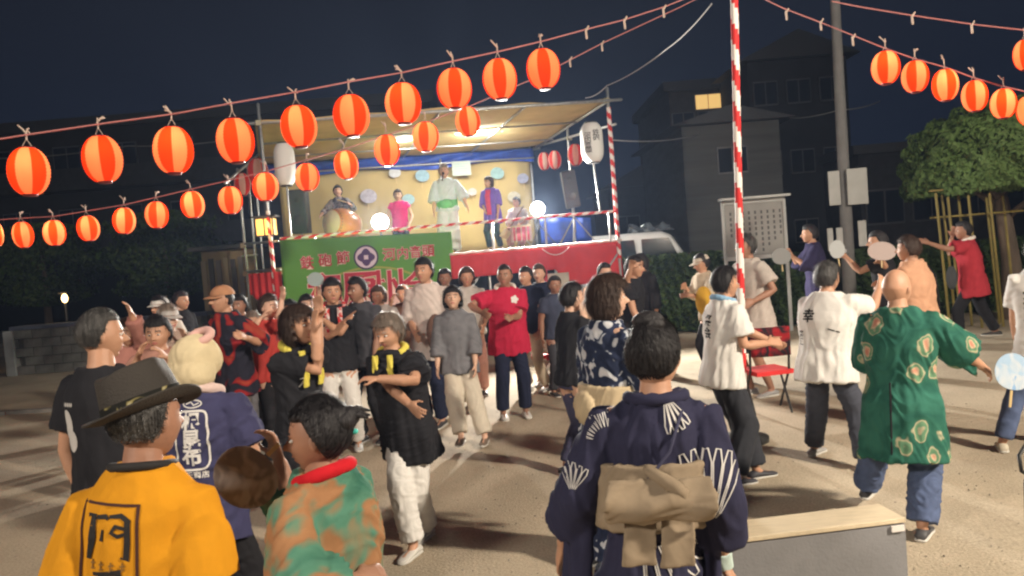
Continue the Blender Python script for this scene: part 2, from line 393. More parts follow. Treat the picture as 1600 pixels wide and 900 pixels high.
def person(label, head, Y=None, feet_y=None, a=180, hy=None, hp=0, hr=0, lean=4, side=0, L=None, Rr=None, feet=None, stand=(.10, .10),
           skin='tan', hair='short', hc='black', top=('tee', None), bottom=('trousers', None), shoes=(.05, .05, .055), w=1.0, z0=0.0, group=None,
           polL=None, polR=None, curl=(25, 25), hn=(None, None), crouch=0, twist=0, tier=None, face=True, seat=False, handdir=(None, None), cat='person', hs=1.0, sho=1.0, shz=.290):
    """head: pixel of the head's top; a: heading (0 away from the camera, 90 to its right); L / Rr: pixel and depth offset, or body-space (side, ahead, up) prefixed 'b'"""
    if Y is None: Y = F * CAMH / (feet_y - (392 - (head[0] - 800) * .0787))
    tier = tier or ('near' if Y < 5.6 else 'mid' if Y < 9.7 else 'far'); vox = {'near': .0078, 'mid': .0115, 'far': .0155}[tier]
    hy = a if hy is None else hy; f, r = fdir(a), rdir(a); T = np.array(at(head[0], head[1], Y)); ta = a + twist; tf, tr = fdir(ta), rdir(ta)
    s = nrm(UP + f * math.tan(R(lean)) + r * math.tan(R(side))); nk = nrm(s * .6 + UP * .4 + f * .08)
    pelz = .505 - crouch
    up_part = s * .334 + nk * .152 * 1.0
    H = (T[2] - z0) / (pelz + up_part[2]) if not seat else (T[2] - z0) / (.24 + up_part[2])
    base = T - H * up_part; P = base.copy(); root = np.array([P[0], P[1], z0]) - f * H * .02
    root0 = root.copy(); o0 = root
    def loc3(t, ref):
        if t[0] == 'b': return root + r * t[1] * H + f * t[2] * H + UP * t[3] * H
        return np.array(at(t[0], t[1], Y + t[2]))
    neck = P + s * .334 * H; chest = P + s * .2 * H
    hh = H / 7.1 * hs; hf, hrr = fdir(hy), rdir(hy); hf2 = nrm(hf * math.cos(R(hp)) - UP * math.sin(R(hp))); hu = np.cross(hrr, hf2)
    if hr: q = R(hr); hrr, hu = hrr * math.cos(q) + hu * math.sin(q), hu * math.cos(q) - hrr * math.sin(q)
    hcn = neck + nk * .152 * H - hu * hh * .5
    hcn = hcn + (T - (hcn + hu * hh * .5)); 
    SH = [P + s * shz * H + q * tr * .098 * H * w ** .5 * sho for q in (-1, 1)]; HIP = [P + q * r * .047 * H - UP * .01 * H for q in (-1, 1)]
    arms = []
    for i, t in enumerate((L, Rr)):
        q = (-1, 1)[i]
        if t is None: t = ('b', q * .15, .05, .45)
        pol = (polL, polR)[i]; pole = nrm(-UP * .8 - f * .5 + r * q * .5) if pol is None else nrm(r * pol[0] + f * pol[1] + UP * pol[2])
        el, wr = ik(SH[i], loc3(t, None), .162 * H, .142 * H, pole); arms.append((SH[i], el, wr))
    legs = []
    for i in range(2):
        q = (-1, 1)[i]
        if feet is not None and feet[i] is not None:
            t = feet[i]
            if t[0] == 'b': ft = root + r * t[1] * H + f * t[2] * H + UP * t[3] * H; lift = 0
            else: ft = np.array(gnd(*t[:2])); ft[2] = z0; lift = t[2] if len(t) > 2 else 0; ft = ft + UP * lift
        else: ft = root + r * q * stand[0] * H * .7 + f * (stand[1] * (.5 if q > 0 else -.3)) * H * .5
        an = ft + UP * .045 * H
        kn, an = ik(HIP[i], an, .245 * H, .235 * H, f * 1.0 + r * q * .1); legs.append((HIP[i], kn, an))
    th = empty('person', tuple(root), label, cat, group); PEOPLE.append(th)
    # ---- one continuous body
    sh = []; W = w
    lv = [(-.035, .085, .062), (0, .092, .065), (.06, .084, .058), (.12, .08, .055), (.2, .092, .062), (.26, .098, .06), (.30, .085, .048), (.325, .05, .04), (.345, .034, .036)]
    def T3(t, aa, bb, W=W, grow=0.0):
        rr = nrm(r * (1 - t / .33) + tr * (t / .33)); ff = np.cross(s, rr)
        return (P + s * t * H, rr * (aa * W + grow) * H, ff * -(bb * W + grow) * H)
    sh.append(rings([T3(*q) for q in lv], 20)); nr = .031 * H * (W ** .4)
    sh.append(tube([neck - nk * .03 * H, neck + nk * .035 * H, hcn - hu * hh * .12], [nr * 1.25, nr, nr], 12))
    for i in range(2):
        S, E, Wr = arms[i]; k = H * W ** .5
        sh.append(tube([S + (P + s * .29 * H - S) * .3, S, S + (E - S) * .35, E, E + (Wr - E) * .3, Wr], [.036 * k, .035 * k, .029 * k, .0225 * k, .0235 * k, .0155 * k], 12))
        d = nrm(Wr - E); d0 = d
        if handdir[i] is not None: hd = handdir[i]; d = nrm(r * hd[0] + f * hd[1] + UP * hd[2])
        nm = hn[i]
        nm = (nrm(-r * (-1, 1)[i] * .8 + f * .2 - UP * .4)) if nm is None else nrm(r * nm[0] + f * nm[1] + UP * nm[2])
        if abs(np.dot(nm, d)) > .95: nm = -f
        sd = 1 if np.dot(np.cross(d, nrm(nm - d * np.dot(nm, d))), (f + UP * .5)) > 0 else -1
        sh += grip_hand(Wr - d * .002, d, nm, .105 * H, curl[i], {'near': 1, 'mid': 1.15, 'far': 1.35}[tier], sd)
        h, kn, an = legs[i]
        sh.append(tube([h, h + (kn - h) * .4, kn, kn + (an - kn) * .3, an], [.055 * k, .048 * k, .033 * k, .032 * k, .019 * k], 12))
        sh.append(tube([an, an - UP * .025 * H + f * .03 * H, an - UP * .03 * H + f * .08 * H], [.02 * H, .018 * H, .012 * H], 10))
    co, nmv, fc = fuse(sh, vox, 2)
    mb = MB(); mb.add(co, fc, 0); HV, HF, HM = _HM[tier]; A = np.array([hrr, hf2, hu]) * hh
    V = hcn + HV @ A; base_n = mb.n; mb.V.append(V); mb.F += [[i + base_n for i in q] for q in HF]; mb.M += HM; mb.n += len(V)
    for q in (-1, 1):
        ec = hcn + np.array([q * .325, -.02, -.04]) @ A; mb.add(*ellipsoid(ec, (A[0] * .035, A[1] * .07 + A[0] * q * .03, A[2] * .115), 12, 8))
        mb.add(*ellipsoid(ec + A[0] * q * .028 + A[1] * .0, (A[0] * .015, A[1] * .045, A[2] * .08), 10, 6), 5 if tier == 'near' else 0)
        e = hcn + np.array([q * .13, .335, .01]) @ A; mb.add(*ellipsoid(e, (A[0] * .058, A[1] * .045, A[2] * .026), 12, 8), 3)
        e = hcn + np.array([q * .13, .372, .01]) @ A; mb.add(*ellipsoid(e, (A[0] * .026, A[1] * .016, A[2] * .025), 10, 6), 4)
    dk = mat('skin_ear_shade_' + skin, tuple(c * .8 for c in SKIN[skin].node_tree.nodes['Principled BSDF'].inputs['Base Color'].default_value[:3]), .6)  # ear hollow's shade put in as a darker skin tone
    mb.build('body', [SKIN[skin], M_lip, HAIR[hc], M_eye, M_iris, dk], th, True)
    # ---- hair
    if hair not in ('none',):
        st = hair if hair != 'bun' else 'sleek'; r0 = np.random.default_rng(abs(hash(label)) % 99 if 0 else len(PEOPLE) * 7 + 1)
        HV2, HF2 = hair_shell(st, 90 if tier == 'near' else 48, 64 if tier == 'near' else 34, r0); m2 = MB(); m2.add(hcn + HV2 @ A, HF2)
        if tier != 'far': SV, SF = strands(HV2, HF2, st, 4200 if tier == 'near' else 900, r0); m2.add(hcn + SV @ A, SF)
        if hair == 'bun':
            bc = hcn + np.array([0, -.34, .36]) @ A
            for k in range(5):
                o = r0.normal(0, .03, 3) @ A; m2.add(*ellipsoid(bc + o, (A[0] * .17, A[1] * .15, A[2] * .14), 18, 12))
        m2.build('hair', HAIR[hc], th, True)
    # ---- clothes
    kind, tm = top[0], top[1]; opt = top[2] if len(top) > 2 else {}
    g = .012 if tier != 'near' else .010; wd = opt.get('wide', 1.0); shp = []
    hem = opt.get('hem', -.03); fl = opt.get('flare', 0)
    lv = [(hem, .108 + fl, .082 + fl * .7), (hem + .03, .106 + fl * .8, .080 + fl * .6), (.0, .101 + fl * .4, .075 + fl * .3), (.06, .090, .064), (.12, .089, .063), (.2, .098, .067), (.255, .106, .067), (.292, .093, .057), (.318, .070, .049), (.345, .048, .044)]
    lv = [q for i, q in enumerate(lv) if i < 2 or q[0] > hem + .035]
    lv = [(q[0], q[1] * wd if q[0] < .25 else q[1] * (1 + (wd - 1) * .4), q[2] * wd if q[0] < .25 else q[2]) for q in lv]
    if kind != 'none':
        shp.append(rings([T3(q[0], q[1], q[2], W, g) for q in lv], 24))
        sl = opt.get('sleeve', .62 if kind == 'tee' else 1.75); sw = opt.get('sw', .050 if kind == 'tee' else .042)
        for i in range(2):
            S, E, Wr = arms[i]; S0 = P + s * .285 * H + (S - (P + s * .285 * H)) * .45; k = H * W ** .5
            if sl <= 1: pts = [S0, S, S + (E - S) * sl * .6, S + (E - S) * sl]; rd = [.040 * k, .043 * k, sw * k * .96, sw * k * 1.04]
            else: pts = [S0, S, S + (E - S) * .6, E, E + (Wr - E) * (sl - 1) * .5, E + (Wr - E) * (sl - 1)]; rd = [.040 * k, .043 * k, .045 * k * (.4 + .6 * max(sw / .045, 1)), sw * k, sw * k, sw * k * 1.03]
            shp.append(tube(pts, rd, 14, False))
            if kind == 'kimono' or opt.get('drop'):
                dp = opt.get('drop', .20) * H; a0 = S + (E - S) * .35; a1 = E + (Wr - E) * .75; dn = opt.get('dropdir', None)
                dn = -UP if dn is None else nrm(np.array(dn)); rows = []
                nn = nrm(np.cross(nrm(a1 - a0), dn)) if np.linalg.norm(np.cross(nrm(a1 - a0), dn)) > .25 else f
                for v in np.linspace(0, 1, 9):
                    rows.append([[*(a0 + (E - a0) * min(u * 2, 1) + (a1 - E) * max(u * 2 - 1, 0) + dn * dp * v + nn * .012 * math.sin(6 * u + 3 * v + i) * v)] for u in np.linspace(0, 1, 9)])
                shp.append(slab(np.array(rows) - nn * .012, nn, .026))
        co, nmv, fc = fuse(shp, vox * 1.12, 5)
        co = folds(co, nmv, {'near': .011, 'mid': .012, 'far': .010}[tier] * opt.get('fold', 1), len(PEOPLE), H); co = drape(co, nmv, P, s, H, len(PEOPLE), {'near': .007, 'mid': .007, 'far': .007}[tier])
        m2 = MB(); m2.add(co, fc); nmn = {'tee': 'shirt', 'shirt': 'shirt', 'kimono': 'kimono_top', 'happi': 'happi_coat', 'jacket': 'jacket', 'vest': 'vest'}[kind]
        th_top = m2.build(nmn, [tm], th, True)
        # collar ring
        if opt.get('collar'):
            m3 = MB(); pts = []
            for k in range(17):
                t = 2 * math.pi * k / 16; pts.append(neck + s * (.004 - .010 * math.cos(t)) * H + (tr * math.sin(t) * .051 + tf * math.cos(t) * .051) * H * W ** .3)
            m3.add(*tube(pts, .0075 * H, 8, False)); m3.build('collar', [opt['collar']], th, True)
    else: th_top = None
    kind, bmt = bottom[0], bottom[1]; opt = bottom[2] if len(bottom) > 2 else {}; shp = []; bw = opt.get('wide', 1.0)
    if kind in ('trousers', 'shorts'):
        shp.append(rings([T3(q[0], q[1], q[2], W, g * .8) for q in ((-.05, .075, .06), (-.02, .086, .066), (.0, .087, .066), (.05, .082, .059), (.075, .078, .056))], 20))
        for i in range(2):
            h, kn, an = legs[i]; k = H * W ** .5; e = kn + (an - kn) * .93
            if kind == 'shorts': shp.append(tube([h, h + (kn - h) * .5, kn - (kn - h) * .05], [.050 * k, .056 * k, .058 * k], 14, False))
            else: shp.append(tube([h, h + (kn - h) * .4, kn, kn + (an - kn) * .5, e], [.049 * k, .051 * k * bw ** .5, .046 * k * bw, .043 * k * bw, .042 * k * bw], 14, False))
        nmn = kind
    elif kind == 'skirt':
        mid = (legs[0][2] + legs[1][2]) / 2; mk = (legs[0][1] + legs[1][1]) / 2; br = opt.get('br', .11)
        shp.append(rings([T3(.07, .086, .062, W, g), T3(0, .1, .072, W, g), (mk, r * .115 * H * W, f * .085 * H * W), ((mk + mid) / 2, r * br * H, f * br * .8 * H), (mid + UP * .01, r * br * H, f * br * .8 * H)], 26)); nmn = 'skirt'
        for i in range(2): h, kn, an = legs[i]; shp.append(tube([h, kn, an], [.07 * H, .06 * H, .05 * H], 12, False))
    if kind != 'none':
        co, nmv, fc = fuse(shp, vox * 1.15, 4); co = folds(co, nmv, {'near': .010, 'mid': .010, 'far': .008}[tier], len(PEOPLE) + 50, H)
        m2 = MB(); m2.add(co, fc); m2.build(nmn, [bmt], th, True)
    # ---- shoes
    if shoes is not None and not (tier == 'near' and Y < 3):
        shm = mat('shoe_%d_%d_%d' % tuple(int(c * 100) for c in shoes), shoes, .6)
        for i in range(2):
            h, kn, an = legs[i]; ff = f; g0 = an - UP * .045 * H; m3 = MB()
            se = []
            for (d, hw, ht) in ((-.042, .012, .016), (-.035, .021, .030), (-.005, .023, .038), (.035, .024, .030), (.075, .027, .020), (.10, .022, .014), (.112, .010, .008)):
                se.append((g0 + ff * d * H + UP * (ht / 2 + .006) * H, np.cross(ff, UP) * hw * H, UP * ht / 2 * H))
            m3.add(*rings(se, 14)); se = []
            for (d, hw) in ((-.043, .012), (-.036, .022), (-.005, .024), (.035, .0245), (.075, .028), (.10, .023), (.113, .010)):
                se.append((g0 + ff * d * H + UP * .006 * H, np.cross(ff, UP) * hw * H, UP * .006 * H))
            m3.add(*rings(se, 14), 1); m3.build('shoe', [shm, M_sole], th, True)
    return dict(th=th, top=th_top, P=P, s=s, f=f, r=r, tr=tr, tf=tf, H=H, W=W, neck=neck, head=hcn, A=A, hh=hh, arms=arms, legs=legs, T3=T3, root=root, hu=hu, hf=hf2, hr=hrr, nk=nk, tier=tier)
def towel(p, mt, name='towel', hang=.16, knot=False, back=False, wd=.022):
    """towel round the neck, its ends hanging in front"""
    H = p['H']; n, s, f, r = p['neck'], p['s'], p['tf'], p['tr']; m = MB(); pts = []
    for k in range(13):
        t = math.pi * (k / 12 * 1.3 - .15) ; pts.append(n + s * (.004 + .018 * math.sin(t)) * H + (r * math.cos(t) * .056 - f * math.sin(t) * .052) * H * p['W'] ** .4)
    ins = pts[0], pts[-1]
    ft = [q + f * .062 * H - s * .03 * H - r * np.sign(np.dot(q - n, r)) * .015 * H for q in ins]
    if hang < .08:
        co, nm, fc = fuse([tube(pts, [wd * H * .75] * 13, 10)], .008, 2); m.add(folds(co, nm, .005, 3, H * .6), fc); return m.build(name, [mt], p['th'], True)
    tl = []
    for q in ft:
        rows = []; q0 = q - f * .012 * H
        for v in np.linspace(0, 1, 10): rows.append([q0 + r * x * wd * .72 * H * (1 - .15 * v) - s * (hang * v - .03) * H + f * (.016 * math.sin(min(v * 2.2, 1.57)) + .004 * math.sin(x * 4 + v * 7)) * H for x in np.linspace(-1, 1, 7)])
        tl.append(slab(rows, f, .013))
    co, nm, fc = fuse([tube(pts, [wd * H * .75] * 13, 10)] + tl, .007, 1); co = folds(co, nm, .005, 3, H * .6); m.add(co, fc); return m.build(name, [mt], p['th'], True)
    path = [ft[0] - s * hang * H + f * .016 * H, ft[0] - s * hang * .5 * H + f * .02 * H, ft[0]] + pts + [ft[1], ft[1] - s * hang * .5 * H + f * .02 * H, ft[1] - s * hang * H + f * .016 * H]
    rd = [wd * H * .95, wd * H * .8, wd * H * .7] + [wd * H * .75] * 13 + [wd * H * .7, wd * H * .8, wd * H * .95]
    co, nm, fc = fuse([tube(path, rd, 10)], .008, 2); co = folds(co, nm, .006, 3, H * .6); m.add(co, fc); return m.build(name, [mt], p['th'], True)
def cap(p, mt, brim=.45, name='cap', lift=.0, flatb=False):
    A, c = p['A'], p['head']; m = MB(); P = []
    for k in range(10):
        t = k / 9 * 1.42; P.append([c + (np.array([math.sin(t) * math.sin(u) * .40, -.03 + math.sin(t) * math.cos(u) * .475, .10 + lift + math.cos(t) * .45]) @ A) for u in np.linspace(0, 2 * math.pi, 29)])
    m.add(*grid(P)); o = m.build(name, [mt], p['th'], True); m = MB(); P = []
    for u in np.linspace(-1.25, 1.25, 13):
        e = brim * math.cos(u) ** .5 * 1.0
        P.append([c + (np.array([math.sin(u) * .40 * (1 - .1 * v), .0 + math.cos(u) * .45 + e * v * .62, .16 + lift - .16 * v * e - .05 * math.sin(u) ** 2]) @ A) for v in np.linspace(0, 1, 6)])
    m.add(*slab(P, -A[2] / np.linalg.norm(A[2]), .006)); m.build('brim', [mt], o, True); return o
def uchiwa(c, nml, up, rad, mt, label, hl=.16, group=None, name='uchiwa_fan', oval=1.12):
    """round paper fan with a split-bamboo handle"""
    n = nrm(nml); u = nrm(np.array(up) - n * np.dot(up, n)); s = np.cross(u, n); c = np.array(c, float)
    e = empty(name, tuple(c), label, 'fan', group); m = MB(); V = [c + n * .002]
    P = []
    for k in range(25):
        t = 2 * math.pi * k / 24; q = 1 - .10 * max(0, -math.cos(t)) ** 4
        P.append([c + (s * math.sin(t) * oval + u * math.cos(t)) * rad * q * v + n * .004 * math.sin(9 * t) * v * 0 for v in (.0, .35, .7, 1)])
    m.add(*slab(P, n, .003)); m.build('fan_face', [mt], e); m = MB()
    for k in range(-6, 7):
        t = k * .2; d = u * math.cos(t) + s * math.sin(t) * oval; m.add(*tube([c - u * rad * .75 - n * .002, c + d * rad * .92 - n * .002], .0012, 4))
    m.build('rib_set', [mat('bamboo', (.5, .36, .16), .6)], e); m = MB()
    m.add(*box(c - u * (rad + hl * .42), (.014, .007, hl), ax=(s, n, u))); m.build('handle', [mat('bamboo', (.5, .36, .16), .6)], e); return e
# ================================================================ ground, buildings, walls, planting
def sandy():
    m = mat('packed_sand', (.30, .245, .175), .95, bump=.5, bscale=55); nt = m.node_tree; b = nt.nodes['Principled BSDF']; tc = nt.nodes['Texture Coordinate']
    n1 = nt.nodes.new('ShaderNodeTexNoise'); n1.inputs['Scale'].default_value = .55; n1.inputs['Detail'].default_value = 8; n1.inputs['Roughness'].default_value = .62
    n2 = nt.nodes.new('ShaderNodeTexNoise'); n2.inputs['Scale'].default_value = 60; n2.inputs['Detail'].default_value = 3
    r1 = nt.nodes.new('ShaderNodeValToRGB'); r1.color_ramp.elements[0].position = .35; r1.color_ramp.elements[1].position = .68
    r1.color_ramp.elements[0].color = (.35, .29, .21, 1); r1.color_ramp.elements[1].color = (.52, .435, .32, 1)
    mx = nt.nodes.new('ShaderNodeMixRGB'); mx.blend_type = 'OVERLAY'; mx.inputs[0].default_value = .45
    for n in (n1, n2): nt.links.new(tc.outputs['Object'], n.inputs['Vector'])
    nt.links.new(n1.outputs[0], r1.inputs[0]); nt.links.new(r1.outputs[0], mx.inputs[1]); nt.links.new(n2.outputs[0], mx.inputs[2]); nt.links.new(mx.outputs[0], b.inputs['Base Color'])
    return m
P = []
xs = np.concatenate([[-150, -60], np.linspace(-14, 14, 120), [60, 150]]); ys = np.concatenate([[-60, -10], np.linspace(-1, 26, 116), [60, 180]])
for y in ys: P.append([(x, y, .006 * math.sin(x * 1.7 + y * .6) * math.sin(y * 1.3 - x * .4) + .0035 * math.sin(x * 7 + y * 5) * math.sin(y * 9 - x * 3)) for x in xs])
g = MB(); g.add(*grid(P)); tag(g.build('ground', [sandy()], None, True, (0, 0, 0)), kind='structure')
# small stones and grit scattered on the sand
V, Fc = [], []
gm = MB()
for k in range(2600):
    y = 2.5 + 14 * rng.random() ** 1.3; x = rng.uniform(-.75, .75) * y; s = rng.uniform(.004, .012)
    c = np.array([x, y, .004]); q = rng.uniform(.6, 1.3, 3) * s; a = rng.uniform(0, 3.1)
    v = [c + (math.cos(a + i * 2.1) * q[0], math.sin(a + i * 2.1) * q[1], 0) for i in range(3)] + [c + (0, 0, q[2] * .7)]
    gm.add(v, [(0, 1, 3), (1, 2, 3), (2, 0, 3)])
tag(gm.build('grit', [mat('grit_stone', (.27, .24, .2), .9)], None, False, (0, 0, 0)), 'loose grit and pebbles over the sandy ground', kind='stuff')

# kerb line across the left of the yard
km = mat('kerb_concrete', (.25, .24, .22), .9, bump=.4, bscale=40, var=.2, vscale=6)
a, b = gnd(-60, 652), gnd(395, 622)
dv = b - a; n = 6; kerb = empty('kerb_row', a, None, None)
tag(kerb, 'low concrete kerb stones edging the yard on the left', 'kerb')
for k in range(n):
    c = a + dv * ((k + .5) / n); m = MB(); m.add(*box(c + Vector((0, 0, .02)), (dv.length / n - .02, .14, .07), math.atan2(dv.y, dv.x))); o = m.build('kerb_stone', [km], kerb)
    bv = o.modifiers.new('b', 'BEVEL'); bv.width = .008; bv.segments = 2
# pale slab
a = gnd(392, 648); e = empty('concrete_block', a, 'pale low concrete block lying left of the green banner', 'block'); m = MB()
m.add(*box(a + Vector((.22, .2, .13)), (.44, .40, .26), .1)); o = m.build('block', [mat('pale_concrete', (.52, .5, .46), .9, bump=.4, bscale=30, var=.12)], e); bv = o.modifiers.new('b', 'BEVEL'); bv.width = .012; bv.segments = 2

# ---- block wall planter at the far left
bw = mat('block_wall', (.16, .165, .16), .95, bump=.5, bscale=30, var=.25, vscale=5); capm = mat('wall_cap_blue', (.085, .10, .15), .8, bump=.2, var=.2)
e = empty('block_wall', at(110, 560, 17.8), 'low grey block wall with bluish coping at the far left', 'wall'); Y0 = 17.8
xl, xr = at(28, 560, Y0).x, at(330, 560, Y0).x; base = MB()
base.add(*box(((xl + xr) / 2, Y0 + .16, .5), (xr - xl - .04, .20, 1.0))); base.build('wall_core', [mat('mortar', (.09, .09, .085), .95)], e)
bm_ = None; row = 0
for r_ in range(5):
    for k in range(int((xr - xl) / .42) + 1):
        x0 = xl + k * .42 + (r_ % 2) * .21; x1 = min(x0 + .405, xr)
        if x1 - x0 < .1: continue
        if bm_ is None or x1 - x0 < .4:
            m = MB(); m.add(*box(((x0 + x1) / 2, Y0 + rng.uniform(-.004, .004), .1 + r_ * .2), (x1 - x0, .16, .188))); o = m.build('block', [bw], e, False, ((x0 + x1) / 2, Y0, .1 + r_ * .2))
            if x1 - x0 >= .4: bm_ = o
        else:
            o = bm_.copy(); C.objects.link(o); o.parent = e; o.location = Vector(((x0 + x1) / 2, Y0 + rng.uniform(-.006, .006), .1 + r_ * .2)) - e.location
m = MB(); m.add(*box(((xl + xr) / 2, Y0 + .05, 1.045), (xr - xl + .1, .36, .085))); m.build('coping', [capm], e)
m = MB(); m.add(*box((xl - .10, Y0 + .02, .5), (.2, .3, 1.0))); m.build('end_pier', [mat('pier_paint', (.34, .37, .38), .8, bump=.2, var=.15)], e)
m = MB(); m.add(*box((xl - .10, Y0 + 1.6, .48), (.2, 3.0, .96))); m.build('return_wall', [bw], e)
# garden lamp behind the wall
p = at(101, 466, 19.5); e = empty('garden_lamp', p, 'small lit garden lamp glowing above the block wall', 'lamp'); m = MB()
m.add(*tube([(p.x, p.y, 0), (p.x, p.y, p.z - .13)], .03, 8)); m.add(*box((p.x, p.y, p.z + .13), (.2, .2, .03))); m.build('post', [mat('black_iron', (.02, .02, .02), .5)], e)
m = MB(); m.add(*ellipsoid(p, ((.07, 0, 0), (0, .07, 0), (0, 0, .11)))); m.build('globe', [mat('lamp_globe', (1, .8, .5), .5, emis=(1, .66, .28), estr=7)], e, True)
ld = bpy.data.lights.new('garden_lamp_light', 'POINT'); ld.energy = 9; ld.color = (1, .65, .3); ld.shadow_soft_size = .1; lo = bpy.data.objects.new('garden_lamp_light', ld); C.objects.link(lo); lo.parent = e; lo.location = (0, -.3, .05)

# ---- buildings
glassm = mat('dark_window_glass', (.015, .02, .03), .12, spec=.6); framem = mat('window_frame', (.16, .16, .17), .5, .6)
def building(name, label, x0, x1, y0, depth, z1, wall, rows, cols, roofh=.4, lit=(), winw=1.3, winh=1.2, cat='building', gable=False, balc=True, rz=0):
    e = empty(name, ((x0 + x1) / 2, y0, 0), label, cat); m = MB(); cx = (x0 + x1) / 2; W_ = x1 - x0
    m.add(*box((cx, y0 + depth / 2, z1 / 2), (W_, depth, z1))); m.build('wall', [wall], e)
    m = MB()
    if gable:
        h = roofh; V = [(x0 - .4, y0 - .4, z1), (x1 + .4, y0 - .4, z1), (x1 + .4, y0 + depth + .4, z1), (x0 - .4, y0 + depth + .4, z1), (cx, y0 - .4, z1 + h), (cx, y0 + depth + .4, z1 + h)]
        m.add(V, [(0, 3, 2, 1), (0, 1, 4), (2, 3, 5), (1, 2, 5, 4), (3, 0, 4, 5)])
        for k in range(14):
            for sg in (0, 1):
                pass
    else: m.add(*box((cx, y0 + depth / 2, z1 + roofh / 2), (W_ + .5, depth + .5, roofh)))
    m.build('roof', [mat('roof_tiles', (.075, .08, .09), .7, bump=.5, bscale=8, stretch=(3, .4, 1))], e)
    proto = None; fh = (z1 - .4) / rows
    for r_ in range(rows):
        for c_ in range(cols):
            wx = x0 + (c_ + .5) * W_ / cols; wz = .5 + r_ * fh + fh * .5
            if (r_, c_) in lit or proto is None:
                m = MB(); m.add(*box((wx, y0 - .02, wz), (winw, .06, winh))); fr = m.build('window', [framem], e, False, (wx, y0 - .02, wz))
                gl = mat('lit_window_glass', (.8, .55, .2), .4, emis=(1, .62, .16), estr=.55) if (r_, c_) in lit else glassm
                for q in (-1, 1):
                    m = MB(); m.add(*box((wx + q * winw * .245, y0 - .055, wz), (winw * .44, .02, winh * .88))); m.build('pane', [gl], fr)
                if (r_, c_) not in lit: proto = fr
            else:
                fr = proto.copy(); C.objects.link(fr); fr.parent = e; fr.location = Vector((wx, y0 - .02, wz)) - e.location
                for ch in proto.children: d = ch.copy(); C.objects.link(d); d.parent = fr
        if balc and r_ > 0:
            m = MB(); m.add(*box((cx, y0 - .5, .45 + r_ * fh), (W_ * .97, 1.0, .12))); m.add(*box((cx, y0 - .98, .95 + r_ * fh), (W_ * .97, .05, .9))); m.build('balcony', [mat('balcony_wall', (.045, .045, .048), .9, var=.2)], e)
    return e
wl = mat('apartment_wall', (.035, .035, .04), .95, bump=.3, bscale=8, var=.2, vscale=.6)
building('apartment_building', 'long dark apartment block filling the left background', -27, -3.2, 38, 9, 9.2, wl, 3, 9, .5)
hw = mat('house_wall_grey', (.12, .125, .125), .95, bump=.5, bscale=5, var=.15, vscale=1, stretch=(.3, 1, 6))
def bx(px0, px1, Y): return at(px0, 400, Y).x, at(px1, 400, Y).x
x0, x1 = bx(1078, 1230, 24); building('house', 'grey rendered house with a low pitched roof behind the notice board', x0, x1, 24, 7, at(1170, 190, 24).z, hw, 2, 1, .5, winw=.9, winh=.8, cat='house', gable=True, balc=False)
x0, x1 = bx(1186, 1340, 30); building('house', 'tall dark house with eaves right of the striped pole', x0, x1, 30, 8, at(1240, 92, 30).z, mat('house_wall_dark', (.040, .042, .05), .95, var=.2, vscale=1), 3, 3, 1.0, winw=.9, winh=.9, cat='house', gable=True, balc=False)
x0, x1 = bx(1062, 1142, 34); building('house', 'dark house with one lit yellow upstairs window', x0, x1, 34, 8, at(1100, 140, 34).z, mat('house_wall_brown', (.075, .065, .055), .95, var=.2), 3, 2, .4, winw=.95, winh=.55, cat='house', balc=False)
x0, x1 = bx(1350, 1640, 27); building('house', 'dark low building behind the round tree on the right', x0, x1, 27, 7, 4.2, mat('house_wall_black', (.05, .052, .06), .95, var=.2), 1, 4, .3, cat='house', balc=False)
x0, x1 = bx(958, 1060, 40); building('house', 'low dark house far behind the stage on its right', x0, x1, 40, 7, 4.6, mat('house_wall_slate', (.06, .065, .08), .95, var=.2), 1, 2, 1.0, cat='house', gable=True, balc=False)
hs_ = [o for o in C.objects if o.get('label', '').startswith('dark house with one lit')][0]; pw = at(1106, 159, 33.9)
m = MB(); m.add(*box((pw.x, 33.9, pw.z), (1.15, .1, .68))); fr = m.build('window', [framem], hs_, False, tuple(pw))
for q in (-1, 1): m = MB(); m.add(*box((pw.x + q * .27, 33.83, pw.z), (.5, .04, .58))); m.build('pane', [mat('lit_window_glass', (.8, .55, .2), .4, emis=(1, .62, .20), estr=.8)], fr)
# shop front with shutters seen left of the stage
p0, p1 = at(322, 440, 20), at(372, 385, 20)
e = empty('shed', (p0.x, 20.5, 0), 'small tan shed with hanging shutters left of the stage', 'shed'); m = MB()
m.add(*box(((p0.x + p1.x) / 2, 21.2, 1.25), (p1.x - p0.x + .5, 1.4, 2.5))); m.build('wall', [mat('shed_wall', (.30, .22, .12), .9, var=.2)], e)
for k in range(7):
    m = MB(); m.add(*box((p0.x - .2 + k * .19, 20.46, 1.3), (.12, .04, 1.9 + .1 * (k % 2)))); m.build('shutter_slat', [mat('shutter_%d' % (k % 3), [(.34, .27, .17), (.08, .07, .07), (.22, .19, .17)][k % 3], .8)], e)
m = MB(); m.add(*box(((p0.x + p1.x) / 2, 21.1, 2.56), (p1.x - p0.x + .9, 1.9, .1))); m.build('roof', [mat('shed_roof', (.06, .06, .06), .8)], e)

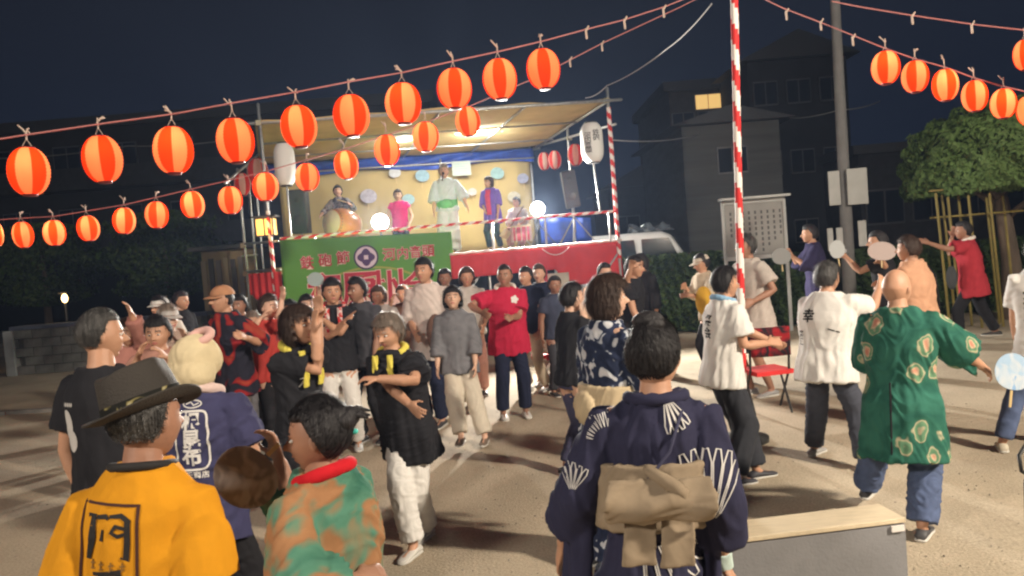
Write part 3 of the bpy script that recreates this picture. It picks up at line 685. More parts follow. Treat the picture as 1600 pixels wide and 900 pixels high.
# ---- vegetation
leafm = [mat('leaf_%d' % i, c, .6, spec=.3) for i, c in enumerate([(.045, .085, .022), (.065, .115, .03), (.03, .06, .018), (.085, .13, .04)])]
def leaf_cloud(pts, nrmv, size, seed):
    r = np.random.default_rng(seed); n = len(pts); a = r.normal(0, 1, (n, 3)) * .6 + nrmv; a /= np.linalg.norm(a, axis=1, keepdims=True)
    b = np.cross(a, r.normal(0, 1, (n, 3))); b /= np.linalg.norm(b, axis=1, keepdims=True); c = np.cross(a, b); s = size * r.uniform(.6, 1.3, (n, 1))
    V = np.stack([pts + b * s, pts + c * s * .5 + a * s * .15, pts - b * s, pts - c * s * .5 + a * s * .15], 1).reshape(-1, 3)
    return V, [(4 * i, 4 * i + 1, 4 * i + 2, 4 * i + 3) for i in range(n)], r.integers(0, 4, n)
treem = [mat('tree_leaf_%d' % i, c, .6, spec=.3) for i, c in enumerate([(.105, .175, .05), (.115, .195, .055), (.095, .16, .045), (.125, .21, .06)])]
hedgem = [mat('hedge_leaf_shaded_%d' % i, c, .6, spec=.3) for i, c in enumerate([(.028, .055, .016), (.04, .075, .02), (.02, .042, .013), (.05, .085, .025)])]  # darker leaf copies, shade of the hedges put into the colour
def foliage(name, pts, nv, size, parent, seed, leafm=None):
    V, Fc, M = leaf_cloud(pts, nv, size, seed); m = MB(); m.V = [V]; m.F = [list(f) for f in Fc]; m.M = M.tolist(); m.n = len(V); return m.build(name, leafm or globals()['leafm'], parent, False)
# round-topped tree on the right
tp = at(1560, 240, 14.2); tg = Vector((at(1580, 420, 14.2).x, 14.2, 0)); e = empty('round_tree', tg, 'broad dome-shaped clipped tree behind the right lanterns', 'tree')
r = np.random.default_rng(11); N = 46000; d = r.normal(0, 1, (N, 3)); d /= np.linalg.norm(d, axis=1, keepdims=True); d[:, 2] = np.where(d[:, 2] < -.28, -.28 - (.0 + .1 * r.random(N)), d[:, 2])
lump = 1 + .05 * np.sin(d @ np.array([9, 3, 5.])) + .05 * np.sin(d @ np.array([-4, 11, 7.]) + 1) + .035 * np.sin(d @ np.array([15, -13, 17.]))
rad = lump * (1 - .38 * r.random(N) ** 2.2); pts = np.array(tp) + np.array([0.06, 0, -.22]) + d * rad[:, None] * np.array([1.66, 1.6, 1.12])
e_ = foliage('crown', pts, d * 2.2, .048, e, 5, treem)
m = MB(); bark = mat('bark', (.17, .13, .10), .95, bump=.9, bscale=18, stretch=(1, 1, .25), var=.3); top = np.array([tp.x, 14.2, tp.z - .3])
b0 = np.array(tg); m.add(*tube([b0, b0 + (0.02, 0, .5), b0 * .6 + top * .4 + (.05, 0, 0), top - (0, 0, .5)], [.24, .19, .15, .12], 12))
for k in range(7):
    a = k * .9; q = top - (0, 0, .9 - .1 * k); m.add(*tube([q, q + np.array([math.cos(a) * .5, math.sin(a) * .5, .35]), q + np.array([math.cos(a) * 1.2, math.sin(a) * 1.1, .75])], [.07, .045, .02], 7))
m.build('trunk', [bark], e, True)
# conifer left of the house
def tree(px, py, Y, w_, label, seed, n=9000, name='conifer_tree', kind='cone'):
    t = at(px, py, Y); b0 = Vector((t.x, Y, 0)); e = empty(name, b0, label, 'tree'); r = np.random.default_rng(seed); h = t.z
    if kind == 'cone':
        k = r.random(n) ** .7; z = .35 + (h - .35) * (1 - k); rr = w_ * k ** .8 * (.75 + .25 * np.sin(z * 9)) * np.sqrt(r.random(n) * .6 + .4)
    else:
        k = r.random(n); z = h * (.3 + .7 * k); rr = w_ * np.sqrt(np.clip(1 - (2 * k - 1) ** 2, 0, 1)) * (.8 + .2 * np.sin(z * 5 + 1)) * np.sqrt(r.random(n) * .6 + .4)
    a = r.uniform(0, 2 * math.pi, n); rr = rr * (1 + .15 * np.sin(a * 5 + z * 2)); pts = np.stack([t.x + rr * np.cos(a), Y + rr * np.sin(a), z], 1); nv = np.stack([np.cos(a), np.sin(a), .5 + 0 * a], 1)
    foliage('crown', pts, nv, .09, e, seed); m = MB(); m.add(*tube([b0, b0 + Vector((.03, 0, h * .5)), b0 + Vector((0, 0, h * .9))], [.16, .1, .03], 8)); m.build('trunk', [bark], e, True)

tree(250, 330, 27, 2.6, 'dark bushy tree in front of the apartment block, left of the stage', 4, 9000, 'broadleaf_tree', 'round')
tree(60, 350, 29, 3.0, 'dark spreading tree at the far left behind the wall', 6, 9000, 'broadleaf_tree', 'round')
# clipped hedge behind the dancers
def hedge(px0, px1, Y0, Y1, z, dep, label, seed, n):
    a, b = at(px0, 400, Y0), at(px1, 400, Y1); r = np.random.default_rng(seed); e = empty('hedge', ((a.x + b.x) / 2, (Y0 + Y1) / 2, 0), label, 'hedge')
    u = r.random(n); zz = r.random(n) ** .6 * z; dd = r.random(n) * dep; sel = r.random(n); zz = np.where(sel < .4, z * (1 - .1 * r.random(n)), zz); dd = np.where(sel >= .4, dep * .12 * r.random(n), dd)
    zz = zz + .06 * np.sin(u * 40) * (zz > z * .7); pts = np.stack([a.x + (b.x - a.x) * u, Y0 + (Y1 - Y0) * u + dd + .07 * np.sin(u * 60 + zz * 8), np.maximum(zz, .02)], 1)
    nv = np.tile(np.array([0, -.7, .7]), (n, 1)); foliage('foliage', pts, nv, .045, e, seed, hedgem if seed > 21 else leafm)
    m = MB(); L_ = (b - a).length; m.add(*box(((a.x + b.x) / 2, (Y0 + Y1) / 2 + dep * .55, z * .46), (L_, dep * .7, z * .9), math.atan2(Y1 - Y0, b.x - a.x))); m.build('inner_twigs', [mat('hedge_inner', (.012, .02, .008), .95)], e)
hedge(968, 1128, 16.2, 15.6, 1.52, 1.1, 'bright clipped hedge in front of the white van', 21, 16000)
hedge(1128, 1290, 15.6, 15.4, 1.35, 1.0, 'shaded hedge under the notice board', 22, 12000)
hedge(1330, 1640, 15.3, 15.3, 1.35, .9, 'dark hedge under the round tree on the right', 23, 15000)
# yellow bamboo frame round the tree
e = empty('pole_frame', at(1530, 400, 13.6), 'frame of thin yellow bamboo poles round the tree trunk', 'frame'); ym = mat('yellow_bamboo', (.24, .19, .05), .6, bump=.2, bscale=20, var=.2)
for k, px in enumerate((1462, 1472, 1481, 1497, 1513, 1541, 1546, 1567)):
    a_ = at(px, 303 + (k % 3) * 3, 13.3 + .35 * (k % 2)); m = MB(); m.add(*tube([(a_.x + .12, a_.y, 0), (a_.x, a_.y, a_.z)], .022, 7)); m.build('bamboo_pole', [ym], e, True)
for zz in (1.9, 2.35):
    a_, b_ = at(1456, 360, 13.45), at(1600, 350, 13.45); m = MB(); m.add(*tube([(a_.x, 13.46, zz), (b_.x, 13.46, zz)], .018, 7)); m.build('cross_pole', [ym], e, True)

# ---- utility pole with boards
pb = at(1331, 520, 14.8); pt = at(1302, -60, 14.8); e = empty('utility_pole', (pb.x, 14.8, 0), 'tall grey concrete utility pole left of the round tree', 'pole'); m = MB()
m.add(*tube([(pb.x, 14.8, 0), (pt.x * .5 + pb.x * .5, 14.8, pt.z * .5), (pt.x, 14.8, pt.z + .6)], [.125, .10, .075], 18)); m.build('shaft', [mat('pole_concrete', (.19, .19, .19), .85, bump=.3, bscale=25, var=.12, vscale=5)], e, True)
for px in ((1309, 392), (1317, 296)):
    c = at(px[0] + 8, px[1], 14.8); m = MB(); m.add(*tube([(c.x, 14.8, c.z - .03), (c.x, 14.8, c.z + .03)], .125, 18)); m.build('band', [M_metal], e)
def board(name, label, px0, py0, px1, py1, Y, col, thick=.03, extra=None, rz=0):
    a_, b_ = at(px0, py0, Y), at(px1, py1, Y); c = (a_ + b_) / 2; e = empty(name, c, label, 'sign'); m = MB(); m.add(*box(c, (abs(b_.x - a_.x), thick, abs(a_.z - b_.z)), rz)); o = m.build('panel', [col], e)
    bv = o.modifiers.new('b', 'BEVEL'); bv.width = .006; return e, c, o
sg = mat('sign_back_grey', (.42, .43, .42), .6, .2, bump=.1, var=.1)
board('sign_board', 'narrow grey sign panel on the left of the utility pole', 1293, 268, 1314, 320, 14.6, sg)
board('sign_board', 'wide pale grey sign panel on the right of the utility pole', 1322, 264, 1357, 318, 14.6, sg)
board('sign_board', 'small pale board low on the left of the utility pole', 1292, 357, 1303, 392, 14.6, sg)
board('sign_board', 'small pale board low in the middle of the utility pole', 1306, 356, 1318, 388, 14.55, sg)
board('sign_board', 'small pale board low on the right of the utility pole', 1340, 345, 1355, 384, 14.6, sg)

# ---- notice board
Yb = 14.9; a_, b_ = at(1128, 318, Yb), at(1229, 398, Yb); x0, x1, z1, z0 = a_.x, b_.x, a_.z, b_.z; cx = (x0 + x1) / 2
e = empty('notice_board', (cx, Yb, 0), 'white framed notice board standing behind the hedge', 'notice board'); wm = mat('board_white_paint', (.48, .5, .5), .5, bump=.1, var=.06)
m = MB(); m.add(*box((cx, Yb, (z0 + z1) / 2), (x1 - x0 - .08, .03, z1 - z0 - .06))); panel = m.build('panel', [mat('board_paper', (.32, .32, .31), .8, var=.08, vscale=3)], e)
for q in (x0, x1): m = MB(); m.add(*tube([(q, Yb - .02, 0), (q, Yb - .02, z1)], .035, 8)); m.build('post', [wm], e)
for zz in (z0, z1): m = MB(); m.add(*box((cx, Yb - .02, zz), (x1 - x0, .07, .07))); m.build('rail', [wm], e)
m = MB(); m.add(*box((cx, Yb - .1, z1 + .06), (x1 - x0 + .12, .3, .04))); m.build('hood', [wm], e)
ink = mat('notice_ink', (.10, .10, .11), .8)
for k, s_ in enumerate(('公園使用', 'ボール禁止', '火気注意', '犬の散歩', '自転車', '夜間禁止', 'ゴミは各自', 'お知らせ')):
    pass
sh = []
for k in range(9):
    for j in range(5 + (k * 3) % 4):
        sh.append(([(x0 - cx + .12 + k * .115, .34 - j * .10), (x0 - cx + .155 + k * .115, .34 - j * .10), (x0 - cx + .155 + k * .115, .28 - j * .10), (x0 - cx + .12 + k * .115, .28 - j * .10)], [(0, 3, 2, 1)]))
decal('notice_lines', panel, sh, (cx, Yb - .3, (z0 + z1) / 2), (1, 0, 0), (0, 0, 1), ink, cut=.5)

# ---- white van behind the hedge
Yv = 19.0; a_, b_ = at(950, 440, Yv), at(1092, 372, Yv); vx0, vx1 = a_.x, b_.x; zr = at(1020, 362, Yv).z
e = empty('parked_van', ((vx0 + vx1) / 2, Yv, 0), 'white van parked behind the hedge right of the stage', 'van'); cx = (vx0 + vx1) / 2; L_ = (vx1 - vx0) + 1.2; vw = mat('van_paint', (.66, .68, .7), .35, coat=.4)
prof = [(0, .35), (0, 1.05), (.12, 1.15), (.62, zr - .1), (.85, zr), (L_ - .25, zr), (L_ - .05, zr - .15), (L_, .9), (L_, .35)]
def extr(prof, xo, y0, y1, sgn=1, inset=.0):
    V = [(xo + sgn * x, y0 + (inset if z > 1.2 else 0), z) for x, z in prof] + [(xo + sgn * x, y1 - (inset if z > 1.2 else 0), z) for x, z in prof]; n = len(prof)
    return V, [tuple(range(n)), tuple(reversed(range(n, 2 * n)))] + [(i, i + n, (i + 1) % n + n, (i + 1) % n) for i in range(n)]
m = MB(); m.add(*extr(prof, vx1, Yv, Yv + 1.7, -1, .12)); o = m.build('body', [vw], e); bv = o.modifiers.new('b', 'BEVEL'); bv.width = .06; bv.segments = 3
gl = mat('van_glass', (.02, .03, .035), .08, spec=.8)
for (u0, u1) in ((.62, 1.35), (1.45, 2.4), (2.5, 3.2)):
    z0_, z1_ = 1.12, zr - .16; sh0 = .28 if u0 < .7 else 0
    V = [(vx1 - u0 + sh0 - .0, Yv + .035, z0_), (vx1 - u1, Yv + .035, z0_), (vx1 - u1, Yv + .10, z1_), (vx1 - u0 - .08, Yv + .10, z1_)]; V += [(x, y - .03, z) for x, y, z in V]
    m = MB(); m.add(V, [(0, 1, 2, 3), (7, 6, 5, 4), (0, 4, 5, 1), (1, 5, 6, 2), (2, 6, 7, 3), (3, 7, 4, 0)]); m.build('side_window', [gl], e)
V = [(vx1 - .16, Yv + .14, 1.17), (vx1 - .16, Yv + 1.56, 1.17), (vx1 - .58, Yv + 1.5, zr - .14), (vx1 - .58, Yv + .2, zr - .14)]; V += [(x + .03, y, z + .02) for x, y, z in V]
m = MB(); m.add(V, [(0, 1, 2, 3), (7, 6, 5, 4), (0, 4, 5, 1), (1, 5, 6, 2), (2, 6, 7, 3), (3, 7, 4, 0)]); m.build('windscreen', [gl], e)
for u in (.75, L_ - .7):
    for yy in (Yv - .02, Yv + 1.55):
        m = MB(); m.add(*rings([((vx1 - u, yy, .32), (.32, 0, 0), (0, 0, .32)), ((vx1 - u, yy + .18, .32), (.32, 0, 0), (0, 0, .32))], 24)); wh = m.build('wheel', [mat('tyre', (.02, .02, .02), .9)], e)
        m = MB(); m.add(*rings([((vx1 - u, yy - .01, .32), (.19, 0, 0), (0, 0, .19)), ((vx1 - u, yy + .02, .32), (.19, 0, 0), (0, 0, .19))], 20)); m.build('rim', [M_metal], wh)
m = MB(); m.add(*box((vx1 + .01, Yv + .25, .85), (.05, .3, .18))); m.add(*box((vx1 + .01, Yv + 1.45, .85), (.05, .3, .18))); m.build('headlight', [mat('headlight', (.7, .7, .7), .2)], e)
# crumpled silver sheet on the van roof
P = []; a_ = at(985, 368, Yv + .4); b_ = at(1052, 345, Yv + .4)
for v in np.linspace(0, 1, 9): P.append([(a_.x + (b_.x - a_.x) * u, Yv + .5 + .18 * math.sin(u * 23 + v * 6) + .3 * v, zr + .02 + (b_.z - zr) * v * (.75 + .25 * math.sin(u * 17))) for u in np.linspace(0, 1, 22)])
m = MB(); m.add(*slab(P, (0, -1, 0), .004)); tag(m.build('silver_sheet', [mat('silver_foil', (.6, .64, .68), .25, .9, bump=.3, bscale=12)], None, False, (a_.x, Yv + .5, zr)), 'crumpled silver sheet on top of the white van', 'sheet')

# ---- wires overhead
wirem = mat('white_cable', (.5, .5, .52), .6); rope = mat('pink_cord', (.42, .16, .15), .8)
def wire(name, label, pts, r_, mt, sag=0, cat='cable', n=18):
    Q = []
    for i in range(len(pts) - 1):
        for k in range(n):
            t = k / n; p = pts[i].lerp(pts[i + 1], t); p.z -= sag * 4 * t * (1 - t); Q.append(p)
    Q.append(pts[-1]); m = MB(); m.add(*tube(Q, r_, 5)); return tag(m.build(name, [mt], None, True, tuple(pts[0])), label, cat)
wire('cable', 'white cable running up from the stage roof corner into the sky', [at(915, 153, 15), at(948, 134, 14.8), at(1040, 78, 13), at(1112, 6, 12)], .009, wirem, .05)
wire('cable', 'thin white cable leaving the stage post towards the striped pole', [at(958, 219, 15), at(1092, 209, 24)], .012, wirem, .1)
wire('cable', 'dim cable between the grey house and the utility pole', [at(1232, 184, 20), at(1310, 172, 15), at(1375, 158, 20)], .012, mat('grey_cable', (.2, .2, .2), .7), .05)
wire('cable', 'faint overhead cable across the left background', [at(-30, 248, 26), at(200, 228, 26), at(385, 214, 26)], .018, mat('grey_cable', (.2, .2, .2), .7), .1)
# ================================================================ stage
def horz(px): return 392 - (px - 800) * .0787
def dk(px, Y, z): p = at(px, horz(px), Y); return np.array([p.x, Y, z])
DZ = 1.93
FL, FR, BR, BL = dk(427, 13.8, DZ), dk(966, 15.1, DZ), dk(840, 19.6, DZ), dk(412, 18.4, DZ)
SG = empty('festival_stage', tuple(FL * [1, 1, 0]), 'scaffold stage with beige awning and red and white striped posts', 'stage')
def on(u, v, z=None):
    p = FL * (1 - u) * (1 - v) + FR * u * (1 - v) + BR * u * v + BL * (1 - u) * v; p = p.copy()
    if z is not None: p[2] = z
    return p
m = MB(); Pd = [[on(u, v, DZ) for u in np.linspace(0, 1, 3)] for v in np.linspace(0, 1, 3)]; m.add(*slab(Pd, (0, 0, -1), .12)); m.build('deck', [mat('deck_plywood', (.30, .22, .13), .8, bump=.2, bscale=12, var=.15, vscale=3)], SG)
def striped(name, a, b, r_, pitch, parent, mats=(M_red, M_white), n=12, start=0.0):
    a = np.array(a, float); b = np.array(b, float); L_ = np.linalg.norm(b - a); u, v, d = frame(b - a); k = max(2, int(L_ / (pitch / 8))); V = []; Fc = []; M = []
    for i in range(k + 1):
        for j in range(n): t = 2 * math.pi * j / n; V.append(a + d * L_ * i / k + (u * math.cos(t) + v * math.sin(t)) * r_ * (1 + .05 * math.sin(i * 2.3)))
    for i in range(k):
        for j in range(n):
            q = (j + 1) % n; Fc.append((i * n + j, i * n + q, (i + 1) * n + q, (i + 1) * n + j)); M.append(int(((j / n + (i / k) * L_ / pitch) % 1) > .5))
    mb = MB(); mb.V = [np.array(V)]; mb.F = [list(f) for f in Fc]; mb.M = M; mb.n = len(V); return mb.build(name, list(mats), parent, True)
def pipe(name, a, b, r_=.024, parent=SG, mt=M_metal): m = MB(); m.add(*tube([a, b], r_, 10)); return m.build(name, [mt], parent, True)
RZ = [at(404, 190, 13.8), at(947, 155, 15.1), at(836, 229, 19.6), at(410, 256, 18.4)]
tops = [at(402, 163, 13.8), at(946, 138, 15.1), at(833, 222, 19.6), at(408, 250, 18.4)]
for k, (p, t) in enumerate(zip((FL, FR, BR, BL), tops)):
    t = np.array(t); p0 = p.copy(); p0[2] = 0; t[0] = p0[0] + (t[0] - p0[0]) * .5; pipe('post', p0, (p0[0], p0[1], t[2]), .028)
striped('striped_wrap', FL * [1, 1, 0] + [0, 0, 1.0], FL * [1, 1, 0] + [0, 0, at(415, 330, 13.8).z], .036, .22, SG)
striped('striped_wrap', FR * [1, 1, 0] + [0, 0, 1.6], FR * [1, 1, 0] + [0, 0, at(948, 168, 15.1).z], .040, .22, SG)
# roof sheet (beige cloth over pipes), sagging a little between rafters
def roof(u, v):
    a, b, c, d = [np.array(q) for q in RZ]; p = a * (1 - u) * (1 - v) + b * u * (1 - v) + c * u * v + d * (1 - u) * v
    p[2] += -.035 * abs(math.sin(u * math.pi * 4)) + .02 * math.sin(v * 9 + u * 4); return p
rm = mat('awning_cloth', (.66, .53, .26), .85, bump=.4, bscale=4, var=.16, vscale=1.6)
m = MB(); m.add(*slab([[roof(u, v) for u in np.linspace(-.01, 1.01, 42)] for v in np.linspace(-.01, 1, 24)], (0, 0, 1), .02)); m.build('awning', [rm], SG, True)
pipe('roof_beam', np.array(RZ[0]) + (-.25, -.06, -.03), np.array(RZ[1]) + (.28, -.0, -.03), .03)
pipe('roof_beam', np.array(RZ[3]) + (-.35, -.05, -.06), np.array(RZ[2]) + (.1, -.05, -.06), .03)
for u in (0.0, .26, .5, .75, 1.0): pipe('rafter', roof(u, 0) - (0, 0, .045), roof(u, 1) - (0, 0, .045), .024)
for v in (.35, .7): pipe('purlin', roof(0, v) - (0, 0, .09), roof(1, v) - (0, 0, .09), .02)
pipe('side_pipe', at(962, 194, 14.9), at(838, 229, 19.6), .026)
pipe('side_pipe', at(352, 286, 12.8), at(410, 236, 18.4), .026)
pipe('middle_post', dk(690, 19.0, 0), at(688, 250, 19.0), .026)
p = at(889, 265, 17.4); pipe('middle_post', (p.x, 17.4, 0), tuple(at(886, 190, 17.4)), .026)
# left bay for the steps
for (px, Y, zt) in ((386, 14.6, 264), (401, 15.6, 288)):
    p = dk(px, Y, 0); pipe('bay_post', p, (p[0], p[1], at(px - 10, zt, Y).z), .026)
pipe('bay_rail', at(380, 381, 14.6), at(434, 377, 13.8), .022); pipe('bay_rail', at(384, 425, 14.6), at(438, 421, 13.8), .022); pipe('bay_rail', at(378, 400, 14.9), at(402, 398, 15.6), .02)
for k in range(6):
    c = dk(392, 14.9 + .0 * k, .22 + k * .3); m = MB(); m.add(*box((c[0] - .1, 15.2 - .26 * (5 - k) * -1 * 0 + .2 * k - .4, c[2]), (.62, .24, .035))); m.build('step', [mat('deck_plywood', (.30, .22, .13), .8)], SG)
# clamps
for p in [*RZ, at(889, 214, 17.4), at(384, 425, 14.6), at(380, 381, 14.6)]: m = MB(); m.add(*box(np.array(p) - (0, .02, .03), (.09, .09, .09), .3)); m.build('pipe_clamp', [mat('clamp', (.3, .28, .2), .5, .8)], SG)
for u in (.2, .4, .6, .8):
    p = on(u, 0, 0); pipe('under_post', p, (p[0], p[1], DZ - .12), .026)
    p = on(u, .5, 0); pipe('under_post', p, (p[0], p[1], DZ - .12), .026)
for u in (.1, .3, .5, .7, .9): pipe('under_brace', on(u - .1, .0, .15), on(u + .1, 0, DZ - .2), .02)
# near-black sheet added; its colour holds the shade under the stage
m = MB(); m.add(*slab([[on(u, .45, z) + (0, .03 * math.sin(u * 40), 0) for u in np.linspace(0, 1, 60)] for z in (.02, .9, 1.8)], (0, 1, 0), .01)); m.build('under_stage_shade', [mat('shade_sheet', (.02, .022, .03), .9, bump=.3)], SG, True)
# rail and its striped cord
ra, rb = at(437, 373, 13.72), at(962, 330, 15.02); striped('front_rail', ra, rb, .026, .24, SG, (M_red, mat('rail_white', (.8, .72, .68), .6)))
for px in (486, 757, 843, 950):
    t = (px - 437) / 525; q = np.array(ra) * (1 - t) + np.array(rb) * t; pipe('rail_post', (q[0], q[1] + .03, DZ), q + (0, .03, 0), .02)
# blue tarpaulin rolled under the back beam
bt = mat('blue_tarp', (.02, .07, .42), .45, bump=.5, bscale=14, var=.25, vscale=6); P = []
a_, b_ = np.array(at(404, 262, 18.3)), np.array(at(833, 236, 19.45))
for v in np.linspace(0, 1, 7): P.append([a_ * (1 - u) + b_ * u + (0, .05 * math.sin(v * 6 + u * 25), -v * (.30 + .05 * math.sin(u * 13)) + .06) for u in np.linspace(0, 1, 60)])
m = MB(); m.add(*slab(P, (0, -1, 0), .02)); m.build('blue_tarp', [bt], SG, True); pipe('tarp_pipe', a_ + (0, -.08, -.17), b_ + (0, -.08, -.17), .02)
p = at(852, 362, 17.6); P = [[(p.x + 1.1 * u - .1, 17.6 - .1 * u + .05 * math.sin(u * 12), DZ + .03 + .62 * v * (1 - .15 * u)) for u in np.linspace(0, 1, 12)] for v in np.linspace(0, 1, 5)]
m = MB(); m.add(*slab(P, (0, -1, 0), .01)); tag(m.build('blue_tarp_cover', [bt], None, True, (p.x, 17.6, DZ)), 'blue tarpaulin draped behind the right speaker stand', 'tarpaulin')
# back cloth
bc = mat('back_cloth', (.36, .28, .12), .9, bump=.35, bscale=3, var=.14, vscale=1.2)
a_, b_ = dk(448, 18.45, 0), dk(838, 19.5, 0); P = []
for z in np.linspace(DZ, 4.05, 10): P.append([np.array([*(a_ * (1 - u) + b_ * u)[:2], z + .22 * u * (z - DZ) / 2]) + (0, .03 * math.sin(u * 19) + .015 * math.sin(u * 47 + z), 0) for u in np.linspace(0, 1, 60)])
m = MB(); m.add(*slab(P, (0, 1, 0), .01)); BC = m.build('back_cloth', [bc], SG, True)
bdir = nrm(b_ - a_); bn = np.array([bdir[1], -bdir[0], 0])
for k, (px, py, c, lb, s_) in enumerate(((576, 307, (.62, .6, .72), 'pale violet paper fan pinned left of the pink player', 1.1), (617, 270, (.72, .76, .8), 'white paper fan pinned high between the lanterns', .8), (660, 275, (.34, .55, .68), 'light blue round fan pinned high left of the singer', .95),
      (638, 312, (.40, .62, .70), 'pale turquoise fan pinned beside the pink player', .85), (777, 271, (.34, .56, .58), 'teal paper fan pinned above the purple happi', .95), (817, 279, (.45, .48, .66), 'lavender paper fan pinned at the right end of the back cloth', .8), (803, 308, (.62, .58, .45), 'cream paper fan pinned behind the seated player', .9), (738, 300, (.6, .6, .6), 'dim white fan pinned between singer and purple happi', .6))):
    t = (px - 448) / 390; Yp = 18.45 + 1.05 * t - .10; c0 = at(px, py, Yp); uchiwa(c0, bn, (0.1 * (-1) ** k, 0, 1), .155 * s_, mat('fan_paper_%d' % k, tuple(q_ * .55 for q_ in c), .7, var=.2, vscale=12), lb, .14, 'fans pinned on the back cloth', 'paper_fan')
c0 = at(721, 263, 19.0); e = empty('poster', c0, 'pale rectangular poster pinned behind the singer', 'poster'); m = MB(); m.add(*box(c0, (.44, .008, .34), ax=(bdir, bn, UP))); pp = m.build('sheet', [mat('poster_paper', (.36, .42, .38), .7)], e)
sh = [([(-.17, .11 - j * .055), (.16 - .05 * (j % 2), .11 - j * .055), (.16 - .05 * (j % 2), .09 - j * .055), (-.17, .09 - j * .055)], [(0, 3, 2, 1)]) for j in range(5)]
decal('print_lines', pp, sh, np.array(c0) + bn * .3, bdir, UP, mat('poster_ink', (.25, .35, .36), .8), cut=.5)
# tubes
tm_ = mat('fluorescent_glass', (1, 1, 1), .3, emis=(1, .97, .86), estr=9)
for (p0_, p1_, lb) in (((566, 205), (688, 199), 'long lit fluorescent tube under the awning, left one'), ((712, 198), (790, 192), 'lit fluorescent tube under the awning, right one')):
    a_, b_ = np.array(at(p0_[0], p0_[1] + 9, 16.8)), np.array(at(p1_[0], p1_[1] + 9, 17.3)); e = empty('tube_light', tuple((a_ + b_) / 2), lb, 'lamp', 'fluorescent tubes under the awning'); d_ = nrm(b_ - a_)
    m = MB(); m.add(*box((a_ + b_) / 2 + (0, 0, .06), (np.linalg.norm(b_ - a_) + .1, .13, .05), ax=(d_, np.cross(UP, d_), UP))); m.build('batten', [M_white], e)
    m = MB(); m.add(*tube([a_, b_], .04, 10)); m.build('tube', [tm_], e, True)
    ld = bpy.data.lights.new('tube_area', 'AREA'); ld.shape = 'RECTANGLE'; ld.size = float(np.linalg.norm(b_ - a_)); ld.size_y = .1; ld.energy = 340; ld.color = (1, .96, .86)
    lo = bpy.data.objects.new('tube_area', ld); C.objects.link(lo); lo.parent = e; lo.location = (0, 0, -.04)
    ld = bpy.data.lights.new('tube_point', 'POINT'); ld.energy = 130; ld.color = (1, .96, .86); ld.shadow_soft_size = .12; lo = bpy.data.objects.new('tube_point', ld); C.objects.link(lo); lo.parent = e; lo.location = (0, 0, -.16)

# floodlights on stands
def flood(px, py, Y, zf, lb, energy, spot_to, sz=.17, estr=40, blend=.6, cone=150):
    p = np.array(at(px, py, Y)); d = nrm(np.array(spot_to) - p); e = empty('floodlight', (p[0], p[1], zf), lb, 'lamp'); u, v, _ = frame(d); m = MB()
    m.add(*rings([(p - d * .16, u * .05, v * .05), (p - d * .12, u * .11, v * .11), (p - d * .02, u * sz * 1.05, v * sz * 1.05), (p, u * sz * 1.08, v * sz * 1.08)], 24)); m.build('reflector', [mat('lamp_housing', (.5, .5, .5), .4, .7)], e, True)
    m = MB(); m.add(*ellipsoid(p + d * .01, (u * sz, v * sz, d * sz * .45), 24, 12)); m.build('lens', [mat('floodlight_lens_%d' % estr, (1, 1, 1), .4, emis=(1, .98, .93), estr=estr)], e, True)
    m = MB(); m.add(*tube([(p[0], p[1] + .02, zf + .35), p - d * .1], .018, 8))
    for k in range(3): a = k * 2.1; m.add(*tube([(p[0], p[1], zf + .45), (p[0] + .32 * math.cos(a), p[1] + .32 * math.sin(a), zf + .01)], .012, 6))
    m.build('stand', [mat('black_iron', (.02, .02, .02), .5)], e, True)
    ld = bpy.data.lights.new('floodlight_beam', 'SPOT'); ld.energy = energy; ld.spot_size = R(cone); ld.spot_blend = blend; ld.shadow_soft_size = sz * .7; ld.color = (1, .95, .86)
    lo = bpy.data.objects.new('floodlight_beam', ld); C.objects.link(lo); lo.parent = e; q = p + d * .10; lo.location = q - np.array([p[0], p[1], zf]); lo.rotation_euler = Vector(d).to_track_quat('-Z', 'Y').to_euler(); return e
flood(594, 347, 15.0, DZ, 'glaring round floodlight left of the pink-shirted player', 3900, (-.5, 4, .6), .16, 12)
flood(840, 326, 15.6, DZ, 'glaring round floodlight on the right side of the stage', 4500, (1.6, 4, .6), .14, 18)

